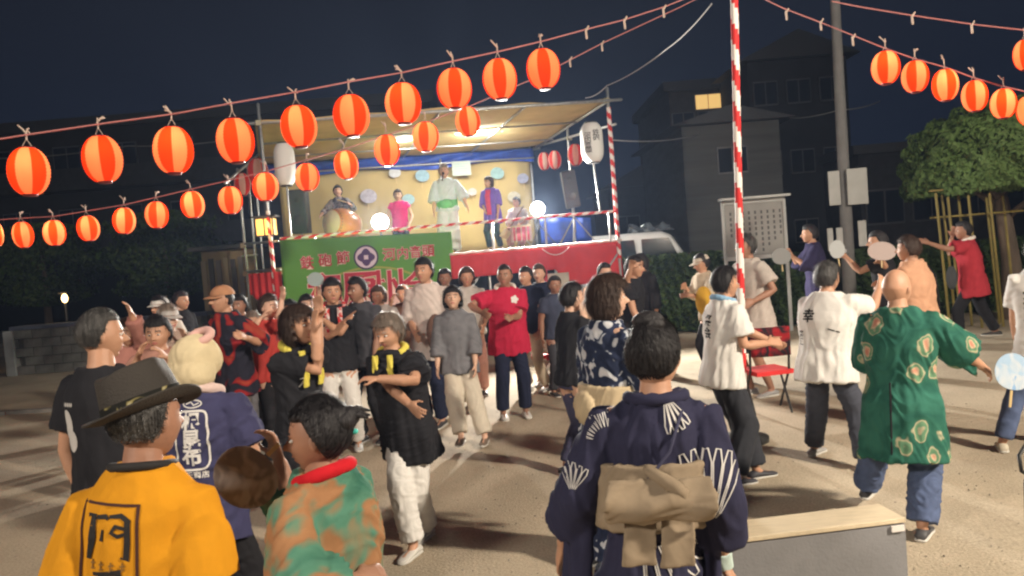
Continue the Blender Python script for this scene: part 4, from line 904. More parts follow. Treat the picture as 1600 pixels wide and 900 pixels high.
# speakers
def speaker(px0, py0, px1, py1, Y, lb, tilt=0, zf=DZ):
    a_, b_ = at(px0, py0, Y), at(px1, py1, Y); c = np.array((a_ + b_) / 2); w_, h_ = abs(b_.x - a_.x), abs(a_.z - b_.z); e = empty('loudspeaker', (c[0], c[1], zf), lb, 'loudspeaker')
    ax = (np.array([math.cos(R(tilt)), 0, math.sin(R(tilt))]), np.array([0, 1, 0]), np.array([-math.sin(R(tilt)), 0, math.cos(R(tilt))])); m = MB(); m.add(*box(c, (w_, .34, h_), ax=ax)); o = m.build('cabinet', [mat('speaker_black', (.022, .024, .028), .55, bump=.3, bscale=200)], e); bv = o.modifiers.new('b', 'BEVEL'); bv.width = .02; bv.segments = 2
    m = MB(); m.add(*box(c - ax[1] * .175, (w_ * .88, .012, h_ * .92), ax=ax)); m.build('grille', [mat('speaker_grille', (.05, .053, .058), .5, .5, bump=.5, bscale=300)], e)
    for q, rr in ((-.2, .32), (.26, .16)): m = MB(); u = ax[0] * w_ * rr; v = ax[2] * w_ * rr; m.add(*rings([(c - ax[1] * .184 + ax[2] * h_ * q, u, v), (c - ax[1] * .188 + ax[2] * h_ * q, u * .9, v * .9)], 24)); m.build('cone', [mat('speaker_cone', (.03, .03, .03), .4)], e, True)
    m = MB(); b0 = c - ax[2] * h_ / 2; m.add(*tube([b0, (b0[0], b0[1], zf + .25)], .02, 8))
    for k in range(3): a = k * 2.1 + .3; m.add(*tube([(b0[0], b0[1], zf + .55), (b0[0] + .42 * math.cos(a), b0[1] + .42 * math.sin(a), zf + .02)], .013, 6))
    m.build('tripod', [mat('stand_grey', (.35, .36, .38), .4, .6)], e, True); return e
speaker(453, 298, 485, 364, 15.6, 'black loudspeaker behind the white lantern, left end of the stage')
speaker(878, 268, 904, 324, 16.0, 'black loudspeaker on a tripod at the right end of the stage', 6)

# drum
dc = np.array(at(518, 348, 15.0)); da = nrm((-.55, -.8, .12)); e = empty('taiko_drum', (dc[0], dc[1], DZ), 'barrel drum with pale skin head and orange wooden body on the stage', 'drum'); u, v, _ = frame(da); m = MB()
sec = [(dc - da * t, u * rr, v * rr) for t, rr in ((0, .245), (.08, .275), (.2, .30), (.32, .30), (.44, .275), (.54, .24))]; m.add(*rings(sec, 32)); m.build('barrel', [mat('drum_wood', (.48, .16, .035), .35, bump=.15, bscale=20, var=.25, coat=.4)], e, True)
for t in (0, -.54): m = MB(); q = dc + da * (t + (.012 if t == 0 else -.012)); m.add(*rings([(q - da * .01, u * .235, v * .235), (q + da * .005, u * .23, v * .23)], 32)); m.build('skin_head', [mat('drum_skin', (.72, .63, .42), .6, var=.12, vscale=5)], e, True)
m = MB()
for k in range(28): t = 2 * math.pi * k / 28; m.add(*ellipsoid(dc - da * .03 + (u * math.cos(t) + v * math.sin(t)) * .258, (u * .012, v * .012, da * .012), 6, 4))
m.build('tack_ring', [mat('drum_tacks', (.03, .03, .03), .4, .8)], e)
m = MB(); m.add(*box(dc - da * .3 + (0, 0, -.32), (.5, .4, .06), .5))
for a in (-1, 1):
    for b in (-1, 1): m.add(*tube([dc - da * .3 + (a * .2, b * .15, -.33), (dc[0] + .17 + a * .25, dc[1] + .24 + b * .2, DZ + .02)], .025, 8))
m.build('drum_stand', [mat('stand_wood', (.12, .06, .03), .6)], e)
# small drum kit in front of the seated player
dc = np.array(at(815, 372, 15.7)); e = empty('small_drum', (dc[0], dc[1], DZ), 'small pink and white drum in front of the seated player', 'drum'); m = MB()
m.add(*rings([((dc[0], dc[1], DZ + .16), (.19, 0, 0), (0, .19, 0)), ((dc[0], dc[1], DZ + .42), (.19, 0, 0), (0, .19, 0))], 28)); m.build('shell', [mat('drum_pink', (.62, .12, .2), .4)], e, True)
for k in range(12): t = k * math.pi / 6; m = MB(); q = np.array([dc[0] + .198 * math.cos(t), dc[1] + .198 * math.sin(t), 0]); m.add(*tube([q + (0, 0, DZ + .14), q + (0, 0, DZ + .44)], .010, 6)); m.build('tension_rope', [M_white], e)
m = MB(); m.add(*rings([((dc[0], dc[1], DZ + .42), (.205, 0, 0), (0, .205, 0)), ((dc[0], dc[1], DZ + .445), (.205, 0, 0), (0, .205, 0))], 28)); m.build('skin_head', [mat('drum_skin', (.72, .63, .42), .6)], e, True)
m = MB()
for k in range(3): a = k * 2.1; m.add(*tube([(dc[0] + .05 * math.cos(a), dc[1] + .05 * math.sin(a), DZ + .2), (dc[0] + .22 * math.cos(a), dc[1] + .22 * math.sin(a), DZ)], .011, 6))
m.build('stand', [M_metal], e)
q = at(805, 372, 16.4); e = empty('stool', (q.x, 16.4, DZ), 'low stool under the seated player', 'stool'); m = MB(); m.add(*rings([((q.x, 16.4, DZ + .36), (.17, 0, 0), (0, .17, 0)), ((q.x, 16.4, DZ + .41), (.17, 0, 0), (0, .17, 0))], 20)); m.build('seat', [mat('stool_seat', (.05, .05, .06), .6)], e)
for k in range(4): a = .8 + k * math.pi / 2; m = MB(); m.add(*tube([(q.x + .1 * math.cos(a), 16.4 + .1 * math.sin(a), DZ + .36), (q.x + .17 * math.cos(a), 16.4 + .17 * math.sin(a), DZ)], .012, 6)); m.build('leg', [M_metal], e)

# banner
gm_ = mat('banner_green', (.085, .26, .035), .75, bump=.25, bscale=3, var=.10, vscale=.9)
b0, b1 = np.array(at(437, 376, 13.62)), np.array(at(705, 362, 14.26)); bd = nrm(b1 - b0); LB = np.linalg.norm(b1 - b0); bnn = np.array([bd[1], -bd[0], 0]); P = []
for v in np.linspace(0, 1, 30):
    row = []
    for u in np.linspace(0, 1, 60):
        h = 1.75 if u < .84 else 1.75 - (1.75 - .72) * min(1, (u - .84) / .05); row.append(b0 + bd * LB * u - UP * h * v + bnn * (.018 * math.sin(u * 21 + v * 2) * v + .01 * math.sin(v * 9 + u * 5)))
    P.append(row)
m = MB(); m.add(*slab(P, bnn, .004)); BN = m.build('festival_banner', [gm_], None, True, tuple(b0)); tag(BN, 'green cloth banner with red characters and a round crest on the stage front', 'banner')
def bo(px, py): t = (px - 437) / 268; return np.array(at(px, py, 13.62 + .64 * t)) + bnn * .3
redm = mat('banner_red', (.42, .012, .035), .7); palem = mat('banner_outline', (.85, .58, .52), .7); yel = mat('banner_yellow_ring', (.30, .33, .06), .75)
ctr = np.array(bo(585, 505)); sh = [stroke2d([(1.28 * math.cos(t), .98 * math.sin(t)) for t in np.linspace(.35, 2.8, 40)], .035)]
decal('sun_ring', BN, sh, ctr, bd, UP, yel, .003, .08)
decal('sun_disc', BN, [blob2d(0, -.45, 1.24, 1.3, 48)], ctr, bd, UP, mat('banner_sun', (.13, .24, .045), .75), .0015, .08)
for ch, px, py, s_ in (('鉄', 480, 412, .235), ('砲', 508, 408, .235), ('節', 536, 404, .235), ('河', 608, 399, .235), ('内', 629, 397, .225), ('音', 649, 395, .225), ('頭', 669, 393, .225), ('和', 509, 457, .62), ('原', 563, 455, .66), ('州', 606, 453, .66), ('会', 650, 452, .6)):
    decal('letter_outline', BN, [text2d(ch, s_, .034)], bo(px, py), bd, UP, palem, .005, .1); decal('letter', BN, [text2d(ch, s_, .012 if s_ < .3 else .018)], bo(px, py), bd, UP, redm, .008, .1)
cc = bo(572, 402); decal('crest_rim', BN, [blob2d(0, 0, .215, .215, 40)], cc, bd, UP, mat('crest_dark', (.03, .02, .06), .7), .005, .08); decal('crest_field', BN, [blob2d(0, 0, .185, .185, 40)], cc, bd, UP, mat('crest_pale', (.62, .52, .62), .7), .008, .08)
sh = []
for k in range(4):
    a = k * math.pi / 2; sh.append(blob2d(.088 * math.cos(a), .088 * math.sin(a), .058, .074, 20, a, lambda t: 1 + .12 * math.cos(3 * t)))
decal('crest_flower', BN, sh, cc, bd, UP, mat('crest_purple', (.06, .025, .11), .7), .011, .05)
# red valance
va, vb = np.array(at(703, 399, 14.25)), np.array(at(970, 377, 15.12)); vd = nrm(vb - va); LV = np.linalg.norm(vb - va); vn = np.array([vd[1], -vd[0], 0]); P = []
for v in np.linspace(0, 1, 12):
    row = []
    for u in np.linspace(0, 1, 90):
        h = .42 + (.0 if u < .6 else .32 * min(1, (u - .6) / .05)); row.append(va + vd * LV * u - UP * h * v + vn * (.02 * math.sin(u * 60) * (v * .7 + .3) + .014 * math.sin(u * 23 + v * 3)))
    P.append(row)
m = MB(); m.add(*slab(P, vn, .004)); VL = m.build('red_valance', [mat('valance_red', (.50, .02, .022), .75, bump=.2, var=.1)], None, True, tuple(va)); tag(VL, 'red cloth valance along the right half of the stage edge', 'curtain')
m = MB(); Q = [va + vd * LV * u + vn * .03 + UP * (.015 + .012 * abs(math.sin(u * 40))) for u in np.linspace(0, 1, 120)]; m.add(*tube(Q, .02, 7)); m.build('white_hem_cord', [mat('valance_white', (.8, .66, .64), .7)], VL, True)
m = MB(); Q = [va + vd * LV * (.52 + .16 * u) + vn * .05 - UP * (.02 + .13 * 4 * u * (1 - u)) for u in np.linspace(0, 1, 24)]; m.add(*tube(Q, .008, 6)); m.build('loose_cord', [mat('valance_white', (.8, .66, .64), .7)], VL, True)
# left red curtain
a_, b_ = np.array(at(388, 428, 14.0)), np.array(at(440, 424, 13.7)); P = []
for v in np.linspace(0, 1, 8): P.append([a_ * (1 - u) + b_ * u - UP * v * .42 * (1 - .12 * math.cos(u * 12)) + np.array([0, .025 * math.sin(u * 30), 0]) for u in np.linspace(0, 1, 40)])
m = MB(); m.add(*slab(P, (0, -1, 0), .004)); tag(m.build('red_curtain', [mat('valance_red', (.5, .02, .02))], None, True, tuple(a_)), 'short red curtain on the steps bay left of the banner', 'curtain')
# side panels of the tent under the right half
for (px, py0, py1, Y, c, lb, w_) in ((866, 427, 560, 14.3, (.42, .40, .33), 'pale canvas panel under the right half of the stage', .52), (847, 420, 590, 14.1, (.42, .03, .04), 'narrow red hanging cloth beside the pale canvas panel', .17)):
    q = at(px, py0, Y); P = [[(q.x - w_ / 2 + w_ * u, Y + .015 * math.sin(u * 14), q.z - (q.z - .05) * v) for u in np.linspace(0, 1, 10)] for v in np.linspace(0, 1, 6)]
    m = MB(); m.add(*slab(P, (0, -1, 0), .006)); tag(m.build('hanging_cloth', [mat('hanging_cloth_%d' % px, c, .85, bump=.2, var=.08)], None, True, (q.x, Y, q.z)), lb, 'cloth')
for (x, Y) in ((845, 11.0), (868, 10.8)):
    q = at(x, 480, Y); e = empty('stool', (q.x, Y, 0), 'small red folding stool in front of the stage, %s' % ('left one' if x < 860 else 'right one'), 'stool', 'red stools in front of the stage'); m = MB(); m.add(*box((q.x, Y, .42), (.36, .3, .04))); m.build('seat', [M_red], e)
    for a in (-1, 1):
        for b in (-1, 1): m = MB(); m.add(*tube([(q.x + a * .15, Y + b * .11, .40), (q.x - a * .15, Y + b * .11, .01)], .012, 6)); m.build('leg', [M_metal], e)
q = at(416, 355, 13.9); e = empty('paper_lamp', q, 'square yellow glowing paper lamp hanging left of the banner', 'lamp'); m = MB(); m.add(*box(q, (.30, .22, .28))); m.build('shade', [mat('lamp_paper', (.9, .6, .2), .6, emis=(1, .55, .13), estr=1.1)], e)
m = MB()
for a in (-1, 0, 1): m.add(*box(np.array(q) + (a * .15, -.118, 0), (.022, .02, .32)))
for a in (-1, 1): m.add(*box(np.array(q) + (0, -.118, a * .15), (.34, .022, .022)))
m.add(*box(np.array(q) + (0, 0, .18), (.42, .32, .03))); m.add(*tube([np.array(q) + (0, 0, .18), np.array(q) + (0, 0, .42)], .01, 6)); m.build('frame', [mat('black_iron', (.02, .02, .02), .5)], e)
ld = bpy.data.lights.new('paper_lamp_light', 'POINT'); ld.energy = 5; ld.color = (1, .6, .2); ld.shadow_soft_size = .1; lo = bpy.data.objects.new('paper_lamp_light', ld); C.objects.link(lo); lo.parent = e; lo.location = (0, -.3, 0)

# ================================================================ lanterns
def paper(name, col, em):
    m = bpy.data.materials.new(name); m.use_nodes = True; nt = m.node_tree; nt.nodes.clear(); o = nt.nodes.new('ShaderNodeOutputMaterial')
    tr = nt.nodes.new('ShaderNodeBsdfTranslucent'); df = nt.nodes.new('ShaderNodeBsdfDiffuse'); e = nt.nodes.new('ShaderNodeEmission'); mx = nt.nodes.new('ShaderNodeMixShader'); ad = nt.nodes.new('ShaderNodeAddShader')
    tr.inputs[0].default_value = (*col, 1); df.inputs[0].default_value = (*col, 1); e.inputs[0].default_value = (*em[:3], 1); e.inputs[1].default_value = em[3]
    mx.inputs[0].default_value = .25; nt.links.new(tr.outputs[0], mx.inputs[1]); nt.links.new(df.outputs[0], mx.inputs[2]); nt.links.new(mx.outputs[0], ad.inputs[0]); nt.links.new(e.outputs[0], ad.inputs[1]); nt.links.new(ad.outputs[0], o.inputs[0]); return m
LP_o, LP_r = paper('lantern_paper_orange', (.85, .34, .16), (1, .17, .04, .26)), paper('lantern_paper_red', (.75, .065, .008), (1, .045, .004, .30))
LU_o, LU_r = paper('lantern_paper_cream_unlit_glow', (.75, .62, .52), (1, .4, .2, .02)), paper('lantern_paper_red_unlit_glow', (.62, .05, .04), (1, .1, .05, .02))  # lanterns without bulbs, a faint glow is put into their paper
capb = mat('lantern_cap', (.16, .015, .012), .5); tiem = mat('tie_cord', (.52, .40, .33), .8)
def lantern_mesh(mats, tall=1.06, nn=48, rows=34):
    V = []; Fc = []; M = []; h = tall * .5
    for k in range(rows + 1):
        t = k / rows; a = math.pi * (.115 + .77 * t); rr = .5 * math.sin(a) ** .86 * (1 + .02 * math.cos(k * math.pi)); z = h * math.cos(a) / math.cos(math.pi * .115) * .96
        for i in range(nn):
            p = 2 * math.pi * (i + .5) / nn; wv = 1 - .012 * abs(math.sin(p * 8)); V.append((rr * wv * math.sin(p), -rr * wv * math.cos(p), z))
    for k in range(rows):
        for i in range(nn):
            j = (i + 1) % nn; Fc.append((k * nn + i, (k + 1) * nn + i, (k + 1) * nn + j, k * nn + j)); M.append(int(((i + 1 + 3) % nn) // (nn // 8)) % 2)
    return mesh('lantern_shade', V, Fc, mats, M)
ME_lit = lantern_mesh([LP_o, LP_r]); ME_un = lantern_mesh([LU_o, LU_r])
def simple(nm, parts, mt):
    m = MB()
    for p in parts: m.add(*p)
    return mesh(nm, np.vstack(m.V), m.F, [mt])
ME_top = simple('top', [rings([((0, 0, .485), (.20, 0, 0), (0, .20, 0)), ((0, 0, .54), (.185, 0, 0), (0, .185, 0))], 20)], capb)
ME_bot = simple('bot', [rings([((0, 0, -.55), (.165, 0, 0), (0, .165, 0)), ((0, 0, -.485), (.19, 0, 0), (0, .19, 0))], 20)], capb)
def tie_mesh(sd):
    r = np.random.default_rng(sd); pr = [tube([(-.13, 0, .52), (0, .0, .72), (.13, 0, .52)], .012, 5), tube([(0, 0, .70), (0, 0, .86)], .022, 6)]
    for k in range(3): a = r.uniform(-1.2, 1.2); pr.append(tube([(0, 0, .84), (.09 * math.sin(a), .03, .90 + .05 * r.random()), (.2 * math.sin(a), .05, .86 + .18 * r.random())], .022, 5))
    return simple('tie', pr, tiem)
ME_tie = [tie_mesh(k) for k in range(4)]
def lantern(px, py, wpx, Y, label, grp, lit=True, rot=0, k=0, tilt=0, tie=True, power=1.0, hpx=None):
    c = at(px, py, Y); wpx = wpx / math.sqrt(1 + ((px - 800) / F) ** 2); s = wpx / F * Y; e = empty('paper_lantern', c, label, 'lantern', grp)
    for nm, me in (('shade', ME_lit if lit else ME_un), ('top_ring', ME_top), ('bottom_ring', ME_bot)) + ((('tie_cord', ME_tie[k % 4]),) if tie else ()):
        o = link(nm, me, e); o.scale = (s, s, s * (hpx / wpx / 1.06 if hpx else 1)); o.rotation_euler = (0, R(tilt), R(rot))
    if lit:
        ld = (LBIG if wpx > 43 and Y < 8.7 else LSML)[k % 4]; lo = bpy.data.objects.new('bulb', ld); C.objects.link(lo); lo.parent = e; lo.location = (rng.uniform(-.08, .08) * s, -.10 * s, s * .19)
    return e
def bulbs(nm, es):
    out = []
    for e_ in es: l = bpy.data.lights.new(nm, 'POINT'); l.energy = e_; l.color = (1, .60, .34); l.shadow_soft_size = .04; out.append(l)
    return out
LBIG = bulbs('bulb_big', (1.25, .95, 1.6, 1.1)); LSML = bulbs('bulb_small', (1.8, 1.3, 2.1, 1.5))
up_ = [(45, 268, 69, 74), (160, 249, 65, 72), (271, 235, 64, 72), (368, 220, 60, 68), (467, 198, 57, 64), (549, 181, 57, 63), (630, 162, 56, 62), (710, 139, 54, 61), (781, 124, 53, 61), (849, 108, 52, 60)]
rt = [20, 0, 45, 52, 8, 0, 30, 55, 48, 48]; ords = ['first', 'second', 'third', 'fourth', 'fifth', 'sixth', 'seventh', 'eighth', 'ninth', 'tenth', 'eleventh', 'twelfth', 'thirteenth', 'fourteenth']
UY = lambda px: 6.35 + (px - 45) / 804 * 1.9
for k, (px, py, wp, hp_) in enumerate(up_): lantern(px, py, wp, UY(px), '%s large lantern from the left on the upper string, glowing orange and red' % ords[k], 'large lanterns on the upper string', True, rt[k], k, rng.uniform(-3, 3), hpx=hp_)
lo_ = [(-6, 366, 24, 38), (36, 367, 35, 40), (85, 364, 37, 39), (138, 357, 37, 39), (194, 345, 37, 40), (245, 336, 37, 41), (301, 320, 38, 41), (360, 313, 38, 42), (415, 292, 41, 43), (480, 277, 38, 42), (541, 258, 38, 43), (605, 235, 40, 47), (665, 214, 41, 45), (731, 190, 38, 45)]
rt2 = [20, 48, 70, 15, 10, 50, 5, 60, 0, 50, 10, 48, 45, 30]
for k, (px, py, wp, hp_) in enumerate(lo_): lantern(px, py, wp, 10.6, '%s small lantern from the left on the lower string, lit orange' % ords[k], 'small lanterns on the lower string', True, rt2[k], k, rng.uniform(-4, 4), hpx=hp_)
rg_ = [(1384, 106, 46, 50), (1430, 120, 44, 48), (1477, 133, 43, 48), (1523, 150, 43, 47), (1568, 162, 43, 45), (1608, 173, 42, 45)]
for k, (px, py, wp, hp_) in enumerate(rg_): lantern(px, py, wp, 9.2, '%s lantern from the left on the right-hand string by the tree' % ords[k], 'lanterns on the right-hand string', True, [10, 5, 50, 0, 8, 20][k], k, rng.uniform(-4, 4), hpx=hp_)
lantern(1602, 86, 40, 8.8, 'lone lit lantern at the upper right edge above the tree', None, True, 12, 1, hpx=46)
for k, (px, py, wp, hp_, Y) in enumerate(((850, 252, 19, 27, 18.2), (867, 250, 20, 28, 17.6), (899, 242, 24, 33, 16.6))):
    lantern(px, py, wp, Y, ['leftmost', 'middle', 'rightmost'][k] + ' unlit red and white lantern on the right side pipe of the stage', 'unlit lanterns on the right side pipe', False, [10, 0, 0][k], k, tie=False, hpx=hp_)
for k, (px, py, wp, hp_, Y) in enumerate(((403, 270, 34, 44, 14.6), (379, 288, 26, 34, 13.6))):
    lantern(px, py, wp, Y, ['larger', 'smaller'][k] + ' unlit pale red lantern behind the left stage posts', 'unlit lanterns on the left side pipe', False, 20, k, tie=False, hpx=hp_)
def cordrun(label, pts, Yf, hang, r_=.007):
    Q = [at(px, py, Yf(px)) for px, py in pts]; m = MB(); sm_ = []
    for i in range(len(Q) - 1):
        for k in range(8): sm_.append(Q[i].lerp(Q[i + 1], k / 8))
    sm_.append(Q[-1]); e = MB(); e.add(*tube(sm_, r_, 6)); root_ = e.build('lantern_cord', [rope], None, True, tuple(Q[0])); tag(root_, label, 'cord')
    for px, py in hang:
        p = at(px, py, Yf(px)); j = MB(); j.add(*tube([p, p + Vector((.005, 0, -.09))], .012, 5)); j.add(*tube([p + Vector((0, 0, -.02)), p + Vector((.03, 0, .03))], .010, 5)); j.build('loose_tie', [tiem], root_, True)
cordrun('pink cord carrying the large lanterns up to the right', [(-60, 225), (0, 217), (45, 210), (160, 193), (271, 178), (368, 160), (467, 143), (549, 127), (630, 113), (710, 95), (781, 80), (849, 64), (915, 46), (975, 31), (1040, 10), (1075, -4)], UY, [(915, 46), (975, 31), (1036, 13)])
cordrun('cord carrying the small lanterns along the stage front', [(-60, 352), (0, 343), (85, 338), (194, 320), (301, 295), (415, 268), (541, 232), (665, 191), (731, 167), (840, 120), (940, 68), (1065, 10), (1100, -8)], lambda p: 10.6, [(890, 93), (940, 68)])
cordrun('cord carrying the right-hand lanterns past the utility pole', [(1185, -6), (1222, 12), (1290, 38), (1384, 76), (1430, 92), (1477, 105), (1523, 122), (1568, 135), (1640, 152)], lambda p: 9.2, [(1228, 18), (1282, 34), (1332, 58)])
cordrun('upper right cord with a few bare ties', [(1300, 2), (1345, 11), (1425, 24), (1520, 38), (1600, 47), (1660, 56)], lambda p: 8.8, [(1425, 24), (1518, 38)])
# tall white lanterns
def tall_lantern(px, py, wp, hp_, Y, label, txt, foot):
    c = at(px, py, Y); w_, h_ = wp / F * Y, hp_ / F * Y; e = empty('tall_lantern', c, label, 'lantern'); m = MB(); sec = []
    for k in range(37):
        t = k / 36; q = 1 - abs(2 * t - 1) ** 4.5 * .42; q *= 1 + .008 * math.cos(k * math.pi); sec.append((np.array(c) + (0, 0, h_ * (.5 - t)), np.array([w_ / 2 * q, 0, 0]), np.array([0, -w_ / 2 * q, 0])))
    m.add(*rings(sec, 28)); sh_ = m.build('shade', [mat('white_lantern_paper', (.74, .76, .74), .7)], e, True)
    for q in (-1, 1): m = MB(); cz = np.array(c) + (0, 0, q * h_ * .51); m.add(*rings([(cz - (0, 0, .015), (w_ * .28, 0, 0), (0, w_ * .28, 0)), (cz + (0, 0, .015), (w_ * .28, 0, 0), (0, w_ * .28, 0))], 20)); m.build('rim', [mat('black_iron', (.02, .02, .02), .5)], e)
    if txt:
        for s_, dx, dy, sz in txt: decal('lettering', sh_, [text2d('\n'.join(s_), sz, .01, .72)], np.array(c) + (dx, -.6, dy), (1, 0, 0), UP, mat('lantern_ink', (.05, .05, .05), .7), .004, .05, 1.2)
    f = np.array(foot); m = MB(); m.add(*tube([np.array(c) + (0, 0, -h_ * .52), f], .016, 8)); m.build('pole', [M_metal], e, True); return e
tall_lantern(445, 257, 32, 64, 13.9, 'tall plain white lantern on a pole at the left of the stage', None, at(455, 372, 13.9))
tall_lantern(925, 223, 35, 60, 14.6, 'tall white lantern with black characters at the right front post', [('鉄砲', .06, .1, .13), ('河内音頭', -.09, -.02, .12)], at(938, 331, 14.9))
# central striped mast
p = gnd(1163, 690); t = at(1147, -10, p.y); e = empty('striped_mast', p, 'tall mast wound with red and white tape in the middle of the dance ground', 'pole')
striped('mast', (p.x, p.y, 0), (t.x, p.y, t.z), .034, .36, e, (M_red, M_white), 14)
m = MB(); m.add(*rings([((p.x, p.y, 0), (.22, 0, 0), (0, .22, 0)), ((p.x, p.y, .05), (.22, 0, 0), (0, .22, 0)), ((p.x, p.y, .09), (.07, 0, 0), (0, .07, 0)), ((p.x, p.y, .3), (.055, 0, 0), (0, .055, 0))], 24)); m.build('base', [mat('black_iron', (.02, .02, .02), .5)], e, True)
# folding chair with red cloth
q = gnd(1208, 648); e = empty('folding_chair', q, 'black folding chair with red cloth behind the woman clapping', 'chair'); bi = mat('black_iron', (.02, .02, .02), .5); bq = np.array(q)
m = MB(); m.add(*box(bq + (0, .15, .44), (.42, .40, .045), .2)); m.build('seat', [M_red], e)
for a in (-1, 1):
    m = MB(); m.add(*tube([bq + (a * .2, .36, .02), bq + (a * .2, .02, .46), bq + (a * .2, -.04, .9)], .013, 7)); m.build('side_frame', [bi], e); m = MB(); m.add(*tube([bq + (a * .19, -.02, .02), bq + (a * .19, .3, .44)], .013, 7)); m.build('leg', [bi], e)
m = MB(); P = [[bq + (-.2 + .4 * u, -.05 - .03 * math.sin(u * 3), .62 + .3 * v) for u in np.linspace(0, 1, 10)] for v in np.linspace(0, 1, 6)]; m.add(*slab(P, (0, -1, 0), .02)); m.build('backrest', [patches('chair_cloth', [(.4, (.3, .015, .02)), (.6, (.02, .015, .02))], 8)], e, True)

# ---- wooden-topped box at the lower right
zt = .80
def onz(px, py, z): v = ray(px, py); return Vector((0, 0, CAMH)) + v * ((z - CAMH) / v.z)
A_, B_ = onz(1060, 853, zt), onz(1415, 809, zt); Dd = onz(1388, 785, zt); dd = (B_ - A_).normalized(); nn_ = Vector((-dd.y, dd.x, 0)); dep = (Dd - B_).dot(nn_); Lx = (B_ - A_).length
e = empty('low_platform', ((A_ + B_) / 2).to_tuple()[:2] + (0,), 'grey carpeted box with pale plywood top in the lower right corner', 'box'); ax = (np.array(dd), np.array(nn_), UP)
ctr = np.array((A_ + B_) / 2 + nn_ * dep / 2); m = MB(); m.add(*box((ctr[0], ctr[1], zt / 2 - .012), (Lx - .004, dep - .004, zt - .024), ax=ax)); o = m.build('body', [mat('grey_carpet', (.24, .24, .25), .9, bump=.12, bscale=90, var=.06, vscale=12)], e)
m = MB(); m.add(*box((ctr[0], ctr[1], zt - .009), (Lx, dep, .018), ax=ax)); o = m.build('top_board', [mat('pale_plywood', (.68, .57, .40), .6, bump=.25, bscale=14, stretch=(1.5, 12, 1), var=.1, vscale=8)], e); bv = o.modifiers.new('b', 'BEVEL'); bv.width = .002
m = MB(); m.add(*box(np.array(B_) - np.array(nn_) * .004 + np.array(dd) * -.035 + (0, 0, -.035), (.05, .008, .022), ax=ax)); m.build('corner_bracket', [M_white], e)
# black cable at the right edge
q = gnd(1600, 800); Q = [onz(1606, 690, .95), onz(1592, 712, .9), onz(1596, 736, .85), onz(1612, 745, .8)]; m = MB(); m.add(*tube(Q, .008, 8)); tag(m.build('looped_cable', [bi], None, True, tuple(Q[0])), 'loop of black cable at the right edge of the frame', 'cable')
p = onz(1612, 905, .6); m = MB(); m.add(*tube([(p.x + .0, p.y, 0), (p.x + .01, p.y, .95), Q[3]], .02, 10)); tag(m.build('stand_pole', [bi], None, True, (p.x, p.y, 0)), 'black stand at the lower right corner of the frame', 'stand')

# ---- yard floodlight on a mast outside the frame on the right (the lamp that lights the dancers)
def yard_lamp(x, y, z, to, energy, col, lb, cone=120, size=.25):
    p = np.array([x, y, z], float); d = nrm(np.array(to, float) - p); e = empty('yard_floodlight', (x, y + .2, 0), lb, 'lamp'); u, v, _ = frame(d); m = MB(); m.add(*tube([(x, y + .2, 0), (x, y + .2, z + .1)], .04, 10)); m.build('mast', [M_metal], e, True)
    m = MB(); m.add(*box(p - d * .08, (.42, .32, .12), ax=(u, v, d))); m.build('housing', [bi], e)
    m = MB(); m.add(*box(p - d * .015, (.36, .26, .012), ax=(u, v, d))); m.build('glass', [mat('yard_lamp_glass', (1, 1, 1), .4, emis=(1, .9, .7), estr=8)], e)
    ld = bpy.data.lights.new('yard_beam', 'SPOT'); ld.energy = energy; ld.spot_size = R(cone); ld.spot_blend = .7; ld.shadow_soft_size = size; ld.color = col
    lo = bpy.data.objects.new('yard_beam', ld); C.objects.link(lo); lo.parent = e; lo.location = p + d * .03 - np.array([x, y + .2, 0]); lo.rotation_euler = Vector(d).to_track_quat('-Z', 'Y').to_euler()
yard_lamp(8.0, -.4, 6.2, (0.2, 7.6, 0.6), 8300, (1, .87, .70), 'floodlight on a mast just off the right of the frame', 130, .3)
yard_lamp(-5.5, -2.5, 5.4, (0.5, 7.5, .8), 2300, (1, .88, .74), 'added fill floodlight on an unseen mast behind the camera on the left', 120, .5)  # unseen lamp added as fill to lift the black sides
# ================================================================ the people
K = cloth
blk = K('cloth_black', (.018, .018, .022)); nvy = K('cloth_navy', (.028, .028, .06)); dnv = K('cloth_dark_navy', (.016, .02, .045)); wht = K('cloth_white', (.68, .66, .63), .04); ofw = K('cloth_cream', (.55, .49, .40), .05)
gry = K('cloth_grey', (.16, .16, .175), .15); dgr = K('cloth_charcoal', (.055, .055, .065)); yel_t = K('tee_mustard', (.62, .27, .012), .06); crm = K('tee_crimson', (.46, .018, .055), .06); bei = K('cloth_beige', (.46, .38, .28), .08)
pnk = K('cloth_dusty_pink', (.50, .26, .20), .08); brn = K('cloth_brown', (.16, .085, .055)); jns = K('denim_blue', (.085, .115, .21), .2); ytw = K('towel_yellow', (.68, .58, .10)); rtw = K('towel_red', (.5, .012, .02)); btw = K('towel_blue', (.25, .42, .6)); wtw = K('towel_white', (.72, .68, .62))
ink_b = mat('print_black', (.012, .010, .010), .8); ink_w = mat('print_white', (.66, .64, .62), .8); ink_r = mat('print_red', (.4, .03, .02), .8); ink_g = mat('print_ochre', (.24, .12, .02), .8)
tie_dye = patches('tie_dye_green_orange', [(.34, (.03, .12, .085)), (.49, (.08, .21, .145)), (.55, (.30, .15, .07)), (.61, (.34, .17, .08)), (.67, (.10, .22, .15))], 3.6, detail=2.5)
happi_g = patches('happi_green_print', [(.08, (.50, .22, .15)), (.15, (.52, .38, .26)), (.19, (.10, .22, .13)), (.27, (.14, .26, .15)), (.30, (.48, .42, .28)), (.34, (.03, .13, .09)), (.60, (.02, .10, .075)), (.80, (.035, .15, .11))], 6.2, kind='ring')
